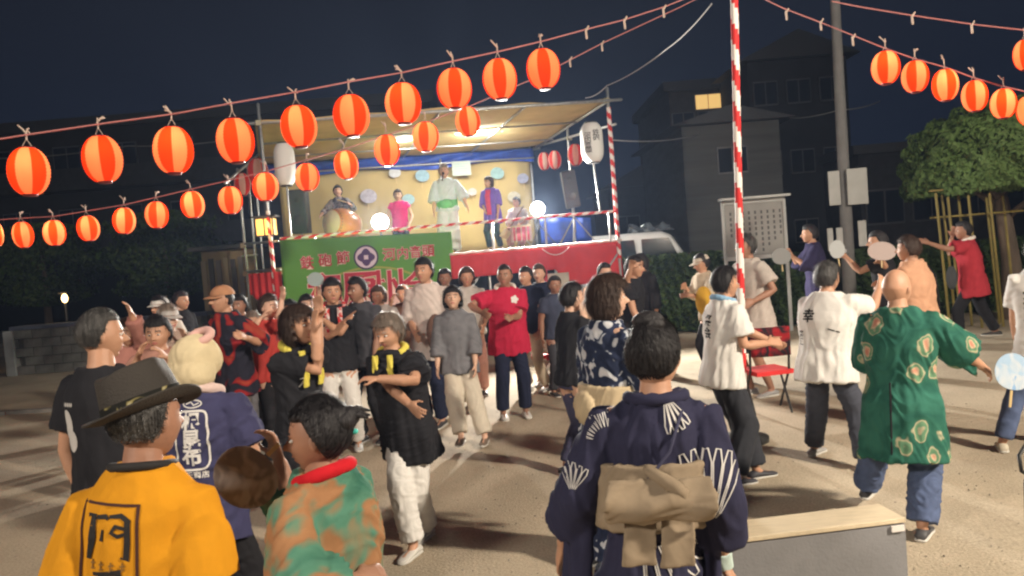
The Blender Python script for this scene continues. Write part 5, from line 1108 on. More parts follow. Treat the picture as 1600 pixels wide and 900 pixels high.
floral = patches('floral_navy', [(.40, (.018, .025, .055)), (.57, (.025, .035, .075)), (.60, (.45, .48, .54)), (.72, (.6, .6, .62))], 11, detail=1)
def sleeves(p, mt, t0, t1, rd=.036, name='undershirt_sleeve'):
    H = p['H']
    for S, E, Wr in p['arms']:
        a = S + (E - S) * t0; b = E + (Wr - E) * t1; m = MB(); co, nm, fc = fuse([tube([a, E + (S - E) * .2, E, E + (Wr - E) * .25, b], [rd * H * 1.05, rd * H, rd * .9 * H, rd * .85 * H, rd * .7 * H], 14, False)], .008, 2); m.add(folds(co, nm, .006, 9, H), fc); m.build(name, [mt], p['th'], True)
def back_frame(p, t=.2, off=0):
    c = p['P'] + p['s'] * t * p['H'] + p['tr'] * off * p['H']; return c - p['tf'] * .5, p['tr'], p['s']
def front_frame(p, t=.2, off=0):
    c = p['P'] + p['s'] * t * p['H'] + p['tr'] * off * p['H']; return c + p['tf'] * .5, -p['tr'], p['s']

# 1 man in the hat
p1 = person('man in mustard yellow t-shirt and dark fedora, back turned, lower left foreground', (226, 588), Y=2.22, a=3, hy=28, hp=4, lean=3, side=6, skin='dark', hair='buzz', hc='salt', top=('tee', yel_t, dict(hem=-.10, sleeve=.80, sw=.060, wide=1.0, collar=ink_b, fold=.7)),
    bottom=('trousers', dgr), w=.90, sho=.95, shz=.272, L=('b', -.145, .03, .40), Rr=('b', .14, .05, .40), polL=(-.2, -.8, -.4), polR=(.2, -.8, -.4))
sleeves(p1, blk, .70, .9, .038)
A, c = p1['A'], p1['head']; hb = mat('fedora_dark_straw', (.030, .024, .019), .75, bump=.35, bscale=170); m = MB(); sec = []
q = np.array([math.cos(R(14)), 0, math.sin(R(14))]) @ A; hx, hy_, hz = A[0], A[1], A[2]
def hp3(x, y, z):  # hat space, tipped down toward the wearer's left
    a_ = R(17); y2, z2 = y * math.cos(R(8)) - z * math.sin(R(8)), y * math.sin(R(8)) + z * math.cos(R(8)); x2, z3 = x * math.cos(a_) - z2 * math.sin(a_), x * math.sin(a_) + z2 * math.cos(a_); return c + np.array([x2, y2 - .02, z3 + .12]) @ A
P = []
for t in np.linspace(0, 1, 26):
    row = []
    for u in np.linspace(0, 2 * math.pi, 61):
        if t < .62: k = t / .62; rx, ry, z = .40 - .045 * k, .50 - .07 * k, .50 * k ** .9
        elif t < .75: k = (t - .62) / .13; rx, ry, z = .355 - .035 * k, .43 - .04 * k, .50 + .035 * math.sin(k * 1.57)
        else: k = (t - .75) / .25; rx, ry, z = .32 * (1 - k), .39 * (1 - k), .535
        x, y = rx * math.sin(u), ry * math.cos(u)
        z += .03 * math.cos(u) * min(t / .6, 1) - (.13 * math.exp(-(x / .12) ** 2) * sm(np.array(t), .55, .8) * (1 - .3 * abs(y))) - .04 * math.exp(-((y - .3) / .14) ** 2) * sm(np.array(t), .3, .6)
        x *= 1 - .12 * math.exp(-((y - .28) / .12) ** 2) * sm(np.array(t), .2, .6)
        row.append(hp3(x, y, float(z)))
    P.append(row)
m.add(*grid(P)); hat = m.build('fedora', [hb], p1['th'], True); m = MB(); P = []
for k in np.linspace(0, 1, 12):
    P.append([hp3((.39 + .22 * k) * math.sin(u), (.49 + .22 * k) * math.cos(u), -.01 + .11 * k ** 2.2 * abs(math.sin(u)) ** 2 - .07 * k * math.cos(u) ** 2 * (1 if math.cos(u) > 0 else -.6)) for u in np.linspace(0, 2 * math.pi, 73)])
m.add(*slab(P, -A[2] / np.linalg.norm(A[2]), .005)); m.build('brim', [hb], hat, True); m = MB(); P = []
for k in np.linspace(0, 1, 5): P.append([hp3((.411 - .012 * k) * math.sin(u), (.511 - .02 * k) * math.cos(u), .0 + .15 * k + .01 * math.cos(u)) for u in np.linspace(0, 2 * math.pi, 73)])
m.add(*grid(P)); m.build('hat_band', [patches('hat_band_print', [(.45, (.012, .012, .010)), (.60, (.014, .014, .012)), (.66, (.24, .20, .08)), (.74, (.45, .42, .3))], 22, detail=1)], hat, True)
def brush(shapes, name, p, col, t, off, s_, rot=0, fr=back_frame, lift=.003): o, r_, u_ = fr(p, t, off); return decal(name, p['top'], [moved2d(q, 0, 0, s_, rot) for q in shapes], o, r_, u_, col, lift)
rect = [stroke2d([(-.5, 1.0), (.5, .97)], .045), stroke2d([(-.5, 1.0), (-.52, -1.3)], .045), stroke2d([(.5, .99), (.52, -1.3)], .05)]
gl1 = [stroke2d([(-.36, .80), (-.24, .82), (-.26, .45), (-.33, .12)], [.07, .12, .12, .07]), stroke2d([(-.26, .78), (-.02, .80), (.02, .76)], [.06, .08, .05]), stroke2d([(-.06, .60), (-.08, .42)], [.04, .07]), stroke2d([(.04, .80), (.24, .82), (.35, .74), (.35, .40), (.33, .12), (.24, .16)], [.05, .08, .10, .10, .11, .04]), stroke2d([(.30, .62), (.16, .66), (.10, .56), (.20, .50), (.32, .54)], [.06, .07, .07, .07, .05])]
_g = lambda L_, dy: [([(x * .86, y + dy) for x, y in q[0]], q[1]) for q in L_]
gl2 = [stroke2d([(-.3, -.44), (.28, -.40)], [.06, .1]), stroke2d([(-.1, -.42), (-.14, -.75), (-.34, -1.02)], [.12, .1, .05]), stroke2d([(.26, -.42), (.12, -.62), (.30, -.64), (.26, -.95), (.12, -1.02)], [.09, .06, .09, .11, .05])]
sm4 = [q for k in range(4) for q in (stroke2d([(-.34 + .2 * k, -.06 - .05 * k * .3), (-.24 + .2 * k, -.05 - .05 * k * .3)], .03), stroke2d([(-.29 + .2 * k, .0 - .05 * k * .3), (-.31 + .2 * k, -.14 - .05 * k * .3)], .03), stroke2d([(-.34 + .2 * k, -.15 - .05 * k * .3), (-.25 + .2 * k, -.14)], .025))]
brush(rect, 'print_frame', p1, mat('print_dark_brown', (.05, .012, .006), .8), .207, -.022, .165, R(-4)); brush(gl1, 'print_characters', p1, ink_b, .207, -.022, .165, R(-4)); brush(_g(gl2, .32), 'print_characters', p1, ink_b, .207, -.022, .165, R(-4)); brush(_g(sm4, .12), 'print_small_characters', p1, ink_g, .207, -.022, .165, R(-4))

# 2 woman in tie-dye top, profile left
p2 = person('woman in green and orange tie-dye top with red towel, hand at her mouth, foreground', (487, 626), Y=2.40, a=-62, hy=-88, hp=6, lean=-1, side=-2, skin='dark', hair='sleek', hc='black', top=('shirt', tie_dye, dict(hem=-.10, wide=1.15, sleeve=1.6, sw=.060, drop=.07, fold=1.0)), bottom=('trousers', dgr), w=1.05,
    L=(560, 905, -.12), Rr=(437, 722, .16), polR=(-.2, .5, -.9), curl=(30, 40), hs=1.02)
A, c = p2['A'], p2['head']; m = MB(); r0 = np.random.default_rng(8)
for k in range(5): m.add(*ellipsoid(c + (np.array([0, -.40, .20]) + r0.normal(0, .03, 3)) @ A, (A[0] * .19, A[1] * .16, A[2] * .15), 20, 12))
for k in range(7): d_ = np.array([r0.uniform(-.1, .1), -.60 - .1 * r0.random(), .16 + .12 * r0.random()]); m.add(*tube([c + np.array([0, -.42, .22]) @ A, c + (d_ * .9 + np.array([0, 0, .04])) @ A, c + (d_ + np.array([0, -.10, -.05])) @ A], [.016, .011, .004], 6))
m.build('hair_bun', [HAIR['black']], p2['th'], True); m = MB(); m.add(*ellipsoid(c + np.array([.05, -.49, -.04]) @ A, (A[0] * .05, A[1] * .06, A[2] * .04), 10, 8)); m.build('hair_tie', [mat('hair_tie_teal', (.05, .5, .42), .5)], p2['th'], True)
towel(p2, rtw, 'neck_towel', .05, wd=.021)
wr = p2['arms'][1][2]; uchiwa(at(385, 745, 2.46), (.25, -1, .15), (-.7, 0, -.6), .092, patches('fan_brown_mottled', [(.4, (.20, .17, .155)), (.5, (.30, .26, .235)), (.6, (.38, .34, .31))], 14), 'brownish paper fan held by the woman in the tie-dye top', .05)

# 3 woman in navy yukata
p3 = person('woman in navy yukata with white fan pattern and beige obi, back turned, centre foreground', (1022, 500), Y=2.62, a=6, hy=30, hp=10, lean=5, side=5.5, skin='tan', hair='sleek', hc='black', top=('kimono', nvy, dict(hem=-.06, wide=.94, sleeve=1.55, sw=.054, drop=.33, fold=1.0, dropdir=(-.12, -.1, -1))), bottom=('skirt', nvy, dict(br=.12)), w=.92,
    L=(880, 850, .10), Rr=(1128, 880, -.05), polL=(-.2, -.9, 0), polR=(.1, -1, 0), curl=(25, 20), handdir=(None, (.45, -.1, -.8)))
A, c = p3['A'], p3['head']; m = MB()
for k in range(5): m.add(*ellipsoid(c + (np.array([0, -.20, .47]) + r0.normal(0, .022, 3)) @ A, (A[0] * .20, A[1] * .17, A[2] * .13), 20, 12))
m.build('hair_bun', [HAIR['black']], p3['th'], True)
H = p3['H']; n_, s_, f_, r_ = p3['neck'], p3['s'], p3['tf'], p3['tr']; m = MB(); pts = [n_ + s_ * (.012 - .03 * max(0, math.cos(t))) * H + (r_ * math.sin(t) * .052 - f_ * math.cos(t + math.pi) * .052) * H for t in np.linspace(0, 2 * math.pi, 25)]
pts = [n_ + s_ * (.004 - .028 * max(0, math.cos(t))) * H + (r_ * math.sin(t) * .054 + f_ * math.cos(t) * .050) * H for t in np.linspace(0, 2 * math.pi, 25)]; m.add(*tube(pts, .0125 * H, 8, False)); m.build('kimono_collar', [nvy], p3['th'], True)
obi = K('obi_beige', (.27, .21, .145), .1); W_ = p3['W']; co, nm, fc = fuse([rings([p3['T3'](t, a_, b_, W_, .028) for t, a_, b_ in ((.09, .092, .066), (.11, .094, .068), (.19, .097, .067), (.215, .096, .066))], 28)], .008, 2); m = MB(); m.add(folds(co, nm, .008, 4, H), fc); OB = m.build('obi', [obi], p3['th'], True)
def bP(x, t, o): return p3['P'] + s_ * t * H + r_ * x * H - f_ * (.088 + o) * H
# flat drum-like bow: upper flap folded over two hanging tails
P = [[bP(x * (1 + .10 * math.sin(v * 3.1)), .212 - .078 * v, .030 + .028 * math.sin(v * 3.0) + .006 * math.sin(x * 60 + v * 4)) for x in np.linspace(-.092, .092, 26)] for v in np.linspace(0, 1, 14)]; m = MB(); co, nm, fc = fuse([slab(P, -f_, .022)], .007, 2); m.add(folds(co, nm, .009, 6, H * .8), fc); m.build('bow_flap', [obi], OB, True)
for x0, x1, dz in ((-.062, -.002, 0), (.004, .064, .006)):
    P = [[bP(x * (1 + .06 * v), .140 - (.085 + dz) * v, .018 + .012 * math.sin(v * 2) + .003 * math.sin(x * 90)) for x in np.linspace(x0, x1, 12)] for v in np.linspace(0, 1, 10)]; m = MB(); co, nm, fc = fuse([slab(P, -f_, .014)], .006, 2); m.add(folds(co, nm, .005, 7, H), fc); m.build('bow_tail', [obi], OB, True)
m = MB(); m.add(*tube([bP(-.02, .222, .02), bP(.02, .205, .06), bP(.04, .19, .055), bP(.045, .16, .05)], [.018, .024, .02, .014], 10)); m.build('bow_knot', [obi], OB, True)
def fanprint(n, sp, R0, R1, wd, start):
    sh = []
    for k in range(n):
        a_ = start + sp * k / (n - 1); d_ = (math.cos(a_), math.sin(a_)); nn = (-d_[1], d_[0]); w2 = sp / (n - 1) * R1 * .34
        path = [(d_[0] * R0, d_[1] * R0), (d_[0] * R1 * .8 + nn[0] * w2, d_[1] * R1 * .8 + nn[1] * w2), (d_[0] * R1 * .97 + nn[0] * w2 * .5, d_[1] * R1 * .97 + nn[1] * w2 * .5), (d_[0] * R1 * .97 - nn[0] * w2 * .5, d_[1] * R1 * .97 - nn[1] * w2 * .5), (d_[0] * R1 * .8 - nn[0] * w2, d_[1] * R1 * .8 - nn[1] * w2), (d_[0] * R0 * 1.02, d_[1] * R0 * 1.02)]
        sh.append(stroke2d(path, [wd * .5, wd, wd * 1.1, wd * 1.1, wd, wd * .5]))
    return sh
th3 = p3['th']; kt = p3['top']; sk = [o for o in th3.children if o.name.startswith('skirt')] if False else None
def kprint(target, px, py, shapes, rot=0, s_=1.0, nm='fan_print'):
    o = np.array(at(px, py, 2.36)); decal(nm, target, [moved2d(q, 0, 0, s_, rot) for q in shapes], o, (1, 0, -.08), (.08, 0, 1), ink_w, .003, .022, 1.4)
PRINTS = [(kt, 962, 712, fanprint(8, R(78), .05, .165, .0042, R(93)), 0, 1), (kt, 1050, 625, fanprint(4, R(34), .02, .13, .0042, R(-84)), 0, 1), (kt, 1120, 835, fanprint(6, R(50), .03, .24, .0045, R(62)), 0, 1), (kt, 900, 800, fanprint(5, R(50), .02, .10, .003, R(60)), 0, 1)]
for q in PRINTS: kprint(*q)
skirt3 = [o for o in C.objects if o.parent == th3 and o.name.startswith('skirt')][0]
kprint(skirt3, 1010, 800, fanprint(8, R(70), .05, .30, .0048, R(-92)), 0, 1); kprint(skirt3, 935, 930, fanprint(4, R(40), .05, .26, .0048, R(70)), 0, 1)
m = MB(); E, Wr = p3['arms'][1][1:]; d_ = nrm(Wr - E); u, v, _ = frame(d_); co, nm, fc = fuse([rings([(Wr - d_ * .05, u * .034, v * .034), (Wr + d_ * .015, u * .036, v * .03)], 16)], .006, 2); m.add(folds(co, nm, .005, 3, 1), fc); m.build('wrist_towel', [K('towel_pale_green', (.50, .62, .58))], th3, True)
m = MB(); pts = [p3['P'] + s_ * t * H + r_ * x * H - f_ * o * H for t, x, o in ((.315, .045, .050), (.25, .02, .092), (.2, -.02, .096), (.16, -.06, .098))]; m.add(*tube(pts, .006, 6)); m.build('bag_strap', [K('strap_navy', (.05, .05, .09))], th3, True)

# 4 person in navy tee with white head wrap
p4 = person('person in navy t-shirt with white characters on the back and a cream head wrap', (308, 528), Y=3.7, a=8, hy=20, hp=8, lean=3, skin='tan', hair='none', hc='grey', top=('tee', K('tee_navy_purple', (.045, .045, .105)), dict(hem=-.08, wide=1.05, sleeve=.72, sw=.055)), bottom=('trousers', blk, dict(wide=1.15)), L=('b', -.15, .1, .46), Rr=('b', .17, .10, .46), w=1.0)
A, c = p4['A'], p4['head']; wrapm = K('head_wrap_cream', (.60, .50, .32), .1); co, nm, fc = fuse([ellipsoid(c + np.array([0, -.03, .10]) @ A, (A[0] * .46, A[1] * .54, A[2] * .50), 24, 16), ellipsoid(c + np.array([0, -.17, -.20]) @ A, (A[0] * .50, A[1] * .42, A[2] * .42), 24, 16)], .008, 2); m = MB(); m.add(folds(co, nm, .012, 3, .9), fc); m.build('head_wrap', [wrapm], p4['th'], True)
m = MB(); m.add(*tube([c + np.array([.12 + .22 * math.cos(t), -.05 + .16 * math.sin(t), .52 + .13 * math.sin(t)]) @ A for t in np.linspace(0, 6.3, 22)], .02, 8)); m.build('twisted_cloth', [K('twist_pink', (.62, .38, .34))], p4['th'], True); towel(p4, K('towel_pinkish_white', (.66, .50, .46)), 'neck_towel', .03)
rr_ = []
for t in np.linspace(0, 2 * math.pi, 60): q = 1 / (abs(math.cos(t)) ** 6 + abs(math.sin(t)) ** 6) ** (1 / 6); rr_.append((.105 * q * math.cos(t), .185 * q * math.sin(t)))
o, rt_, u_ = back_frame(p4, .225, .012); decal('print_frame', p4['top'], [stroke2d([(x * .7, y * .7) for x, y in rr_], .009)], o, rt_, u_, ink_w)
decal('print_characters', p4['top'], [text2d('根\n昆\n布', .088, .03, .86)], o, rt_, u_, ink_w); decal('print_small_characters', p4['top'], [moved2d(text2d('愛天商店', .034, .02), 0, -.155)], o, rt_, u_, ink_w)
decal('print_emblem', p4['top'], [moved2d(stroke2d([(.055 * math.cos(t), .022 * math.sin(t)) for t in np.linspace(0, 6.28, 20)], .007), 0, .16, .75), moved2d(stroke2d([(-.04, 0), (-.01, .012), (.01, -.008), (.04, .004)], .007), 0, .16, .75)], o, rt_, u_, ink_w)
# 5 black-shirted man, left
p5 = person('man in black t-shirt with hand on hip at the far left, looking right', (157, 484), Y=3.62, a=22, hy=55, hp=5, lean=2, skin='tan', hair='buzz', hc='salt', top=('tee', blk, dict(hem=-.1, sleeve=.66)), bottom=('trousers', blk), L=('b', -.095, .03, .50), Rr=('b', .12, .14, .50), polL=(-1, -.45, -.2), w=.95, hs=.9)
o, rt_, u_ = back_frame(p5, .24, -.045); decal('print_characters', p5['top'], [blob2d(-.03 + .015 * k, .05, .006, .010, 7) for k in range(5)] + [blob2d(.0, -.03, .03, .06, 14, .3), blob2d(.02, -.11, .036, .05, 14), blob2d(-.015, -.07, .02, .03, 12)], o, rt_, u_, K('print_grey_white', (.5, .48, .46)))
# 6 man in white trousers
p6 = person('grey-haired person in black t-shirt, yellow towel and white trousers, arms folded mid-dance', (602, 494), Y=5.15, a=205, hy=212, hp=14, lean=9, side=2, skin='tan', hair='short', hc='grey', top=('tee', blk, dict(hem=-.13, wide=1.12, sleeve=.75, sw=.06)), bottom=('trousers', wht, dict(wide=1.18)), shoes=(.62, .6, .56),
    feet=((668, 840), (648, 868)), Rr=(648, 642, -.26), L=(592, 592, -.24), polR=(.9, .2, -.4), polL=(-.9, .3, -.3), w=1.05, curl=(35, 20))
towel(p6, ytw, 'yellow_towel', .10)
# 7 woman black with towel, arms raised
p7 = person('brown-haired woman all in black with a yellow towel, clapping hands raised to the right', (462, 482), Y=5.05, a=128, hy=118, hp=-6, lean=3, skin='tan', hair='bob', hc='brown', top=('tee', blk, dict(hem=-.12, wide=1.02, sleeve=.7)), bottom=('skirt', blk, dict(br=.12)), L=(498, 498, -.05), Rr=(490, 520, -.1), polL=(.4, .3, -1), polR=(-.5, .4, -1), w=.95, curl=(10, 10), handdir=((0, .1, 1), (0, .2, 1)))
towel(p7, ytw, 'yellow_towel', .14); decal('print_mark', p7['top'], [stroke2d([(.02 * math.cos(t), .03 * math.sin(t)) for t in np.linspace(-1.5, 2.2, 14)], .008)], *front_frame(p7, .2, .05), ink_w)
# 8, 9 behind
p8 = person('man in black t-shirt and white trousers holding a folded patterned towel before the banner', (517, 437), Y=8.0, a=170, hy=160, skin='tan', hair='short', hc='black', top=('tee', blk), bottom=('trousers', wht), shoes=(.5, .5, .5), L=(505, 500, -.3), Rr=(535, 505, -.25))
towel(p8, patches('towel_red_white', [(.45, (.6, .5, .48)), (.55, (.5, .03, .03))], 20), 'patterned_towel', .14)
p9 = person('man in black with dark face, hand to his chin, right beside the banner characters', (556, 435), Y=8.3, a=200, hy=215, skin='dark', hair='short', hc='black', top=('tee', dgr), bottom=('trousers', blk), L=('b', -.1, .12, .4), Rr=(548, 500, -.25))
# 10 tall man
p10 = person('tall young man in loose white shirt with brown shoulder bag in front of the banner', (661, 405), Y=8.9, a=195, hy=200, hp=-4, lean=2, skin='tan', hair='short', hc='black', top=('shirt', K('shirt_offwhite', (.60, .52, .48)), dict(hem=-.1, wide=1.2, sleeve=1.2, sw=.055)), bottom=('trousers', dnv), L=('b', -.17, .1, .42), Rr=(648, 520, -.2), feet=(('b', -.03, .03, 0), ('b', .07, 0, 0)))
def slab_bag(p, mt, name, c, sz, ax=None, label=None):
    m = MB(); m.add(*ellipsoid(c, (np.array([1., 0, 0]) * sz[0], np.array([0, 1., 0]) * sz[1], np.array([0, 0, 1.]) * sz[2]), 18, 12)); o = m.build(name, [mt], None, True, tuple(c)); return tag(o, label, 'bag')
slab_bag(p10, K('bag_brown', (.15, .085, .065)), 'shoulder_bag', np.array(at(682, 522, 8.66)), (.11, .07, .22), None, 'brown cloth shoulder bag worn by the tall man in the white shirt')
# 11 grey jacket
p11 = person('woman in dark grey jacket and beige trousers looking up, middle of the crowd', (706, 450), Y=8.1, a=188, hy=178, hp=-12, lean=1, skin='fair', hair='bob', hc='black', top=('jacket', gry, dict(hem=-.06, wide=1.15, sleeve=1.6, sw=.05)), bottom=('trousers', ofw, dict(wide=1.2)), shoes=(.16, .12, .09), feet=((760, 697), (723, 704)), L=('b', -.13, .12, .42), Rr=('b', .12, .13, .46))
# 12 crimson shirt
p12 = person('man in crimson t-shirt with white badge, arm stretched across his chest', (787, 414), Y=9.15, a=172, hy=190, skin='dark', hair='buzz', hc='black', top=('tee', crm, dict(hem=-.1, wide=1.12, sleeve=.72, sw=.055)), bottom=('trousers', dnv), shoes=(.6, .58, .55), feet=((822, 650), (787, 654)), L=(800, 496, -.3), Rr=(752, 488, -.35), polL=(.2, .3, -.9), polR=(.8, .2, -.2), w=1.1)
decal('badge_print', p12['top'], [blob2d(0, 0, .042, .042, 20, 0, lambda t: 1 + .18 * math.cos(5 * t))], *front_frame(p12, .245, -.045), ink_w); towel(p12, wtw, 'neck_towel', .02)
person('woman in pale top with dark hair just left of the crimson shirt, far row', (728, 419), Y=10.6, a=175, hair='bob', hc='brown', skin='tan', top=('tee', K('cloth_pale_mint', (.48, .46, .42))), bottom=('trousers', pnk), L=('b', -.1, .16, .55), Rr=('b', .1, .2, .6))
person('man in navy shirt and cream trousers right behind the crimson shirt', (820, 418), Y=10.6, a=215, hair='short', hc='black', skin='tan', top=('tee', dnv), bottom=('trousers', bei), shoes=(.5, .5, .5), L=('b', -.12, .1, .5))
person('man in dark navy t-shirt and white shorts at the right of that pair', (841, 414), Y=11.0, a=200, hair='short', hc='brown', skin='fair', top=('tee', dnv), bottom=('shorts', wht), shoes=(.6, .6, .6), L=('b', -.15, .1, .4), Rr=('b', .13, .1, .45), w=1.05)
person('dark-haired onlooker seen between the tall man and the grey jacket', (694, 421), Y=11.2, a=180, hair='short', hc='black', skin='dark', top=('tee', dgr), bottom=('trousers', blk))
person('woman with raised hands half hidden behind the tall man, before the big characters', (628, 446), Y=10.2, a=190, hair='short', hc='brown', skin='tan', top=('tee', brn), bottom=('trousers', blk), L=(640, 455, -.3), Rr=(612, 470, -.3))
# 15-17
p15 = person('woman with short black hair raising both hands before her face, left of the flowered yukata', (893, 444), Y=6.6, a=62, hy=70, skin='fair', hair='short', hc='black', top=('tee', blk), bottom=('trousers', K('cloth_purple_grey', (.07, .07, .13))), L=(915, 475, .0), Rr=(912, 500, -.1), polL=(0, .3, -1), polR=(.2, .3, -1), curl=(8, 8), handdir=((0, .1, 1), (0, .1, 1)), w=.9)
p16 = person('woman with brown bob in navy yukata with white flowers, looking right', (948, 434), Y=4.65, a=60, hy=82, hp=0, lean=3, skin='fair', hair='bob', hc='brown', top=('kimono', floral, dict(hem=-.05, wide=1.0, sleeve=1.5, sw=.06, drop=.15)), bottom=('skirt', floral, dict(br=.115)), L=('b', -.08, .17, .56), Rr=('b', .1, .2, .55), w=1.0)
H = p16['H']; co, nm, fc = fuse([rings([p16['T3'](t, a_, b_, 1, .026) for t, a_, b_ in ((.02, .092, .066), (.13, .093, .067))], 24), ellipsoid(p16['P'] + p16['s'] * .06 * H - p16['f'] * .10 * H, (p16['r'] * .09, p16['f'] * .04, UP * .10), 16, 10)], .010, 2); m = MB(); m.add(folds(co, nm, .008, 2, H), fc); m.build('obi', [K('obi_cream', (.50, .40, .26))], p16['th'], True)
person('man in black with raised hand at the right end of the red valance', (990, 402), Y=9.4, a=120, hair='short', hc='black', skin='tan', top=('tee', blk), bottom=('trousers', wht), L=(985, 420, -.2), Rr=('b', .12, .14, .5))
person('dark-haired dancer in red before the right part of the valance', (944, 412), Y=10.4, a=150, hair='short', hc='black', skin='fair', top=('tee', K('cloth_dull_red', (.28, .02, .03))), bottom=('trousers', blk), L=('b', -.06, .16, .75), Rr=('b', .1, .16, .7))
person('woman in black seen behind the yukata woman, left of the hedge', (1000, 398), Y=11.6, a=240, hair='bob', hc='black', skin='tan', top=('shirt', blk), bottom=('trousers', dgr))
# 18-19
p18 = person('person in pale hat with a golden yellow bag at the hedge', (1092, 398), Y=10.6, a=250, hy=262, hp=14, lean=10, skin='tan', hair='short', hc='black', top=('shirt', K('cloth_sand', (.50, .42, .31)), dict(wide=1.1)), bottom=('trousers', blk), L=(1080, 462, -.3), Rr=(1072, 450, .1)); cap(p18, ofw, .45)
slab_bag(p18, K('bag_gold', (.52, .30, .035)), 'gold_bag', np.array(at(1100, 470, 10.25)), (.11, .10, .19), None, 'golden yellow cloth bag carried beside the pale hat')
p19 = person('man in pale grey t-shirt and dark shorts, right of the striped mast', (1163, 368), Y=9.2, a=248, hy=255, skin='dark', hair='short', hc='salt', top=('tee', K('tee_pale_grey', (.47, .42, .38)), dict(hem=-.1, wide=1.15, sleeve=.7, sw=.055)), bottom=('shorts', dgr), L=(1178, 470, -.3), Rr=('b', .1, .12, .6), shoes=(.3, .3, .3))
# 20 white shirt woman
p20 = person('woman in white t-shirt with blue towel and wide black trousers, clapping to the right', (1134, 419), Y=6.2, a=72, hy=78, hp=6, lean=6, skin='tan', hair='short', hc='black', top=('tee', wht, dict(hem=-.07, wide=1.04, sleeve=.72, sw=.058)), bottom=('trousers', K('cloth_ink', (.035, .037, .045)), dict(wide=1.35)), shoes=(.04, .04, .05),
    feet=((1182, 748), (1150, 760)), L=(1203, 533, .12), Rr=(1200, 536, -.1), polL=(-.2, -.3, -1), polR=(.2, -.4, -1), curl=(15, 12), w=1.02)
towel(p20, btw, 'blue_towel', .03, wd=.02); o, rt_, u_ = back_frame(p20, .24, -.0); decal('print_characters', p20['top'], [text2d('祭\n会', .095, .02)], o, rt_, u_, ink_b)
# 21
p21 = person('grey-haired man in white t-shirt and dark trousers striding right, left of the green coat', (1293, 411), Y=6.35, a=48, hy=60, hp=4, lean=8, skin='tan', hair='short', hc='salt', top=('tee', wht, dict(hem=-.09, wide=1.2, sleeve=.72, sw=.062)), bottom=('trousers', K('cloth_slate', (.06, .065, .085)), dict(wide=1.1)), shoes=(.35, .34, .33), feet=((1272, 712), (1352, 736)), Rr=(1374, 450, .05), polR=(.3, .2, -1), L=('b', -.02, .24, .62), w=1.12)
o, rt_, u_ = back_frame(p21, .265, -.05); decal('print_characters', p21['top'], [text2d('幸', .11, .03)], o, rt_, u_, ink_b); decal('print_line', p21['top'], [stroke2d([(-.04, .012), (0, .0), (.04, -.012)], .010)], *back_frame(p21, .2, .075), ink_b)
o, rt_, u_ = back_frame(p21, .16, -.095); decal('print_small_characters', p21['top'], [text2d('祭\n連', .06, .02)], o, rt_, u_, ink_b)
# 22 green happi
p22 = person('bald man in green patterned happi coat and jeans holding out a pale fan, right foreground', (1401, 421), Y=4.85, a=38, hy=58, hp=6, lean=4, skin='tan', hair='none', hc='grey', top=('happi', happi_g, dict(hem=-.215, flare=.014, wide=1.12, sleeve=1.18, sw=.072, drop=.06, fold=1.2)), bottom=('trousers', jns, dict(wide=1.25)), shoes=(.06, .06, .065),
    feet=((1352, 792, .02), (1442, 842)), Rr=(1563, 597, .02), L=('b', -.12, .2, .52), polR=(.3, -.5, -.7), w=1.12, curl=(20, 45))
m = MB(); H = p22['H']; b0 = [p22['P'] + p22['s'] * t * H - p22['f'] * (.072 + .02 + gq) * H * 1.12 - p22['r'] * .012 * H for t, gq in ((-.19, .018), (-.08, .012), (.0, .01), (.08, .006))]; m.add(*tube(b0, .006, 5)); m.build('back_seam', [blk], p22['th'])
m = MB(); q = p22['P'] - p22['s'] * .10 * H - p22['r'] * .05 * H; co, nm, fc = fuse([tube([q, p22['legs'][0][1] * .55 + q * .45, p22['legs'][0][1]], [.10, .10, .085], 14, False)], .01, 3); m.add(co, fc); m.build('black_shorts', [blk], p22['th'], True)
fp = at(1583, 582, 4.72); uchiwa(fp, (.2, -1, .1), (.25, .1, 1), .115, patches('fan_pale_blue', [(.4, (.30, .42, .56)), (.6, (.46, .50, .54)), (.7, (.2, .34, .55))], 9), 'pale blue and white paper fan held out by the man in green', .10)
# 23
p23 = person('brown-haired person in peach t-shirt with a dark shoulder strap, arms lifted left', (1418, 370), Y=8.1, a=-38, hy=-55, lean=4, skin='tan', hair='short', hc='brown', top=('tee', K('tee_peach', (.58, .32, .20)), dict(hem=-.1, wide=1.15, sleeve=.8, sw=.058)), bottom=('trousers', dgr), L=(1378, 452, .2), Rr=('b', .05, .22, .7), w=1.1)
H = p23['H']; m = MB(); pts = [p23['P'] + p23['s'] * t * H + p23['r'] * x * H - p23['f'] * o * H for t, x, o in ((.325, .03, .03), (.31, .055, .06), (.25, .08, .085), (.15, .09, .082), (.02, .10, .075))]; m.add(*tube(pts, .009, 6)); m.build('shoulder_strap', [blk], p23['th'], True)
p23b = person('dancer in dark clothes behind the white oval fan, arm stretched left', (1370, 362), Y=9.8, a=-70, hy=-80, skin='tan', hair='short', hc='black', top=('tee', blk), bottom=('trousers', blk), L=(1322, 402, .1), Rr=(1378, 410, -.3))
uchiwa(at(1378, 393, 9.3), (0, -1, .1), (.1, 0, 1), .115, mat('fan_pinkish_white', (.42, .34, .32), .7), 'pinkish white oval fan before the face of the dancer in dark clothes', .08, oval=1.45)
uchiwa(at(1308, 390, 9.6), (.1, -1, 0), (-.1, 0, 1), .115, mat('fan_white', (.42, .45, .46), .7), 'white fan held up in front of the utility pole', .1, oval=.85)
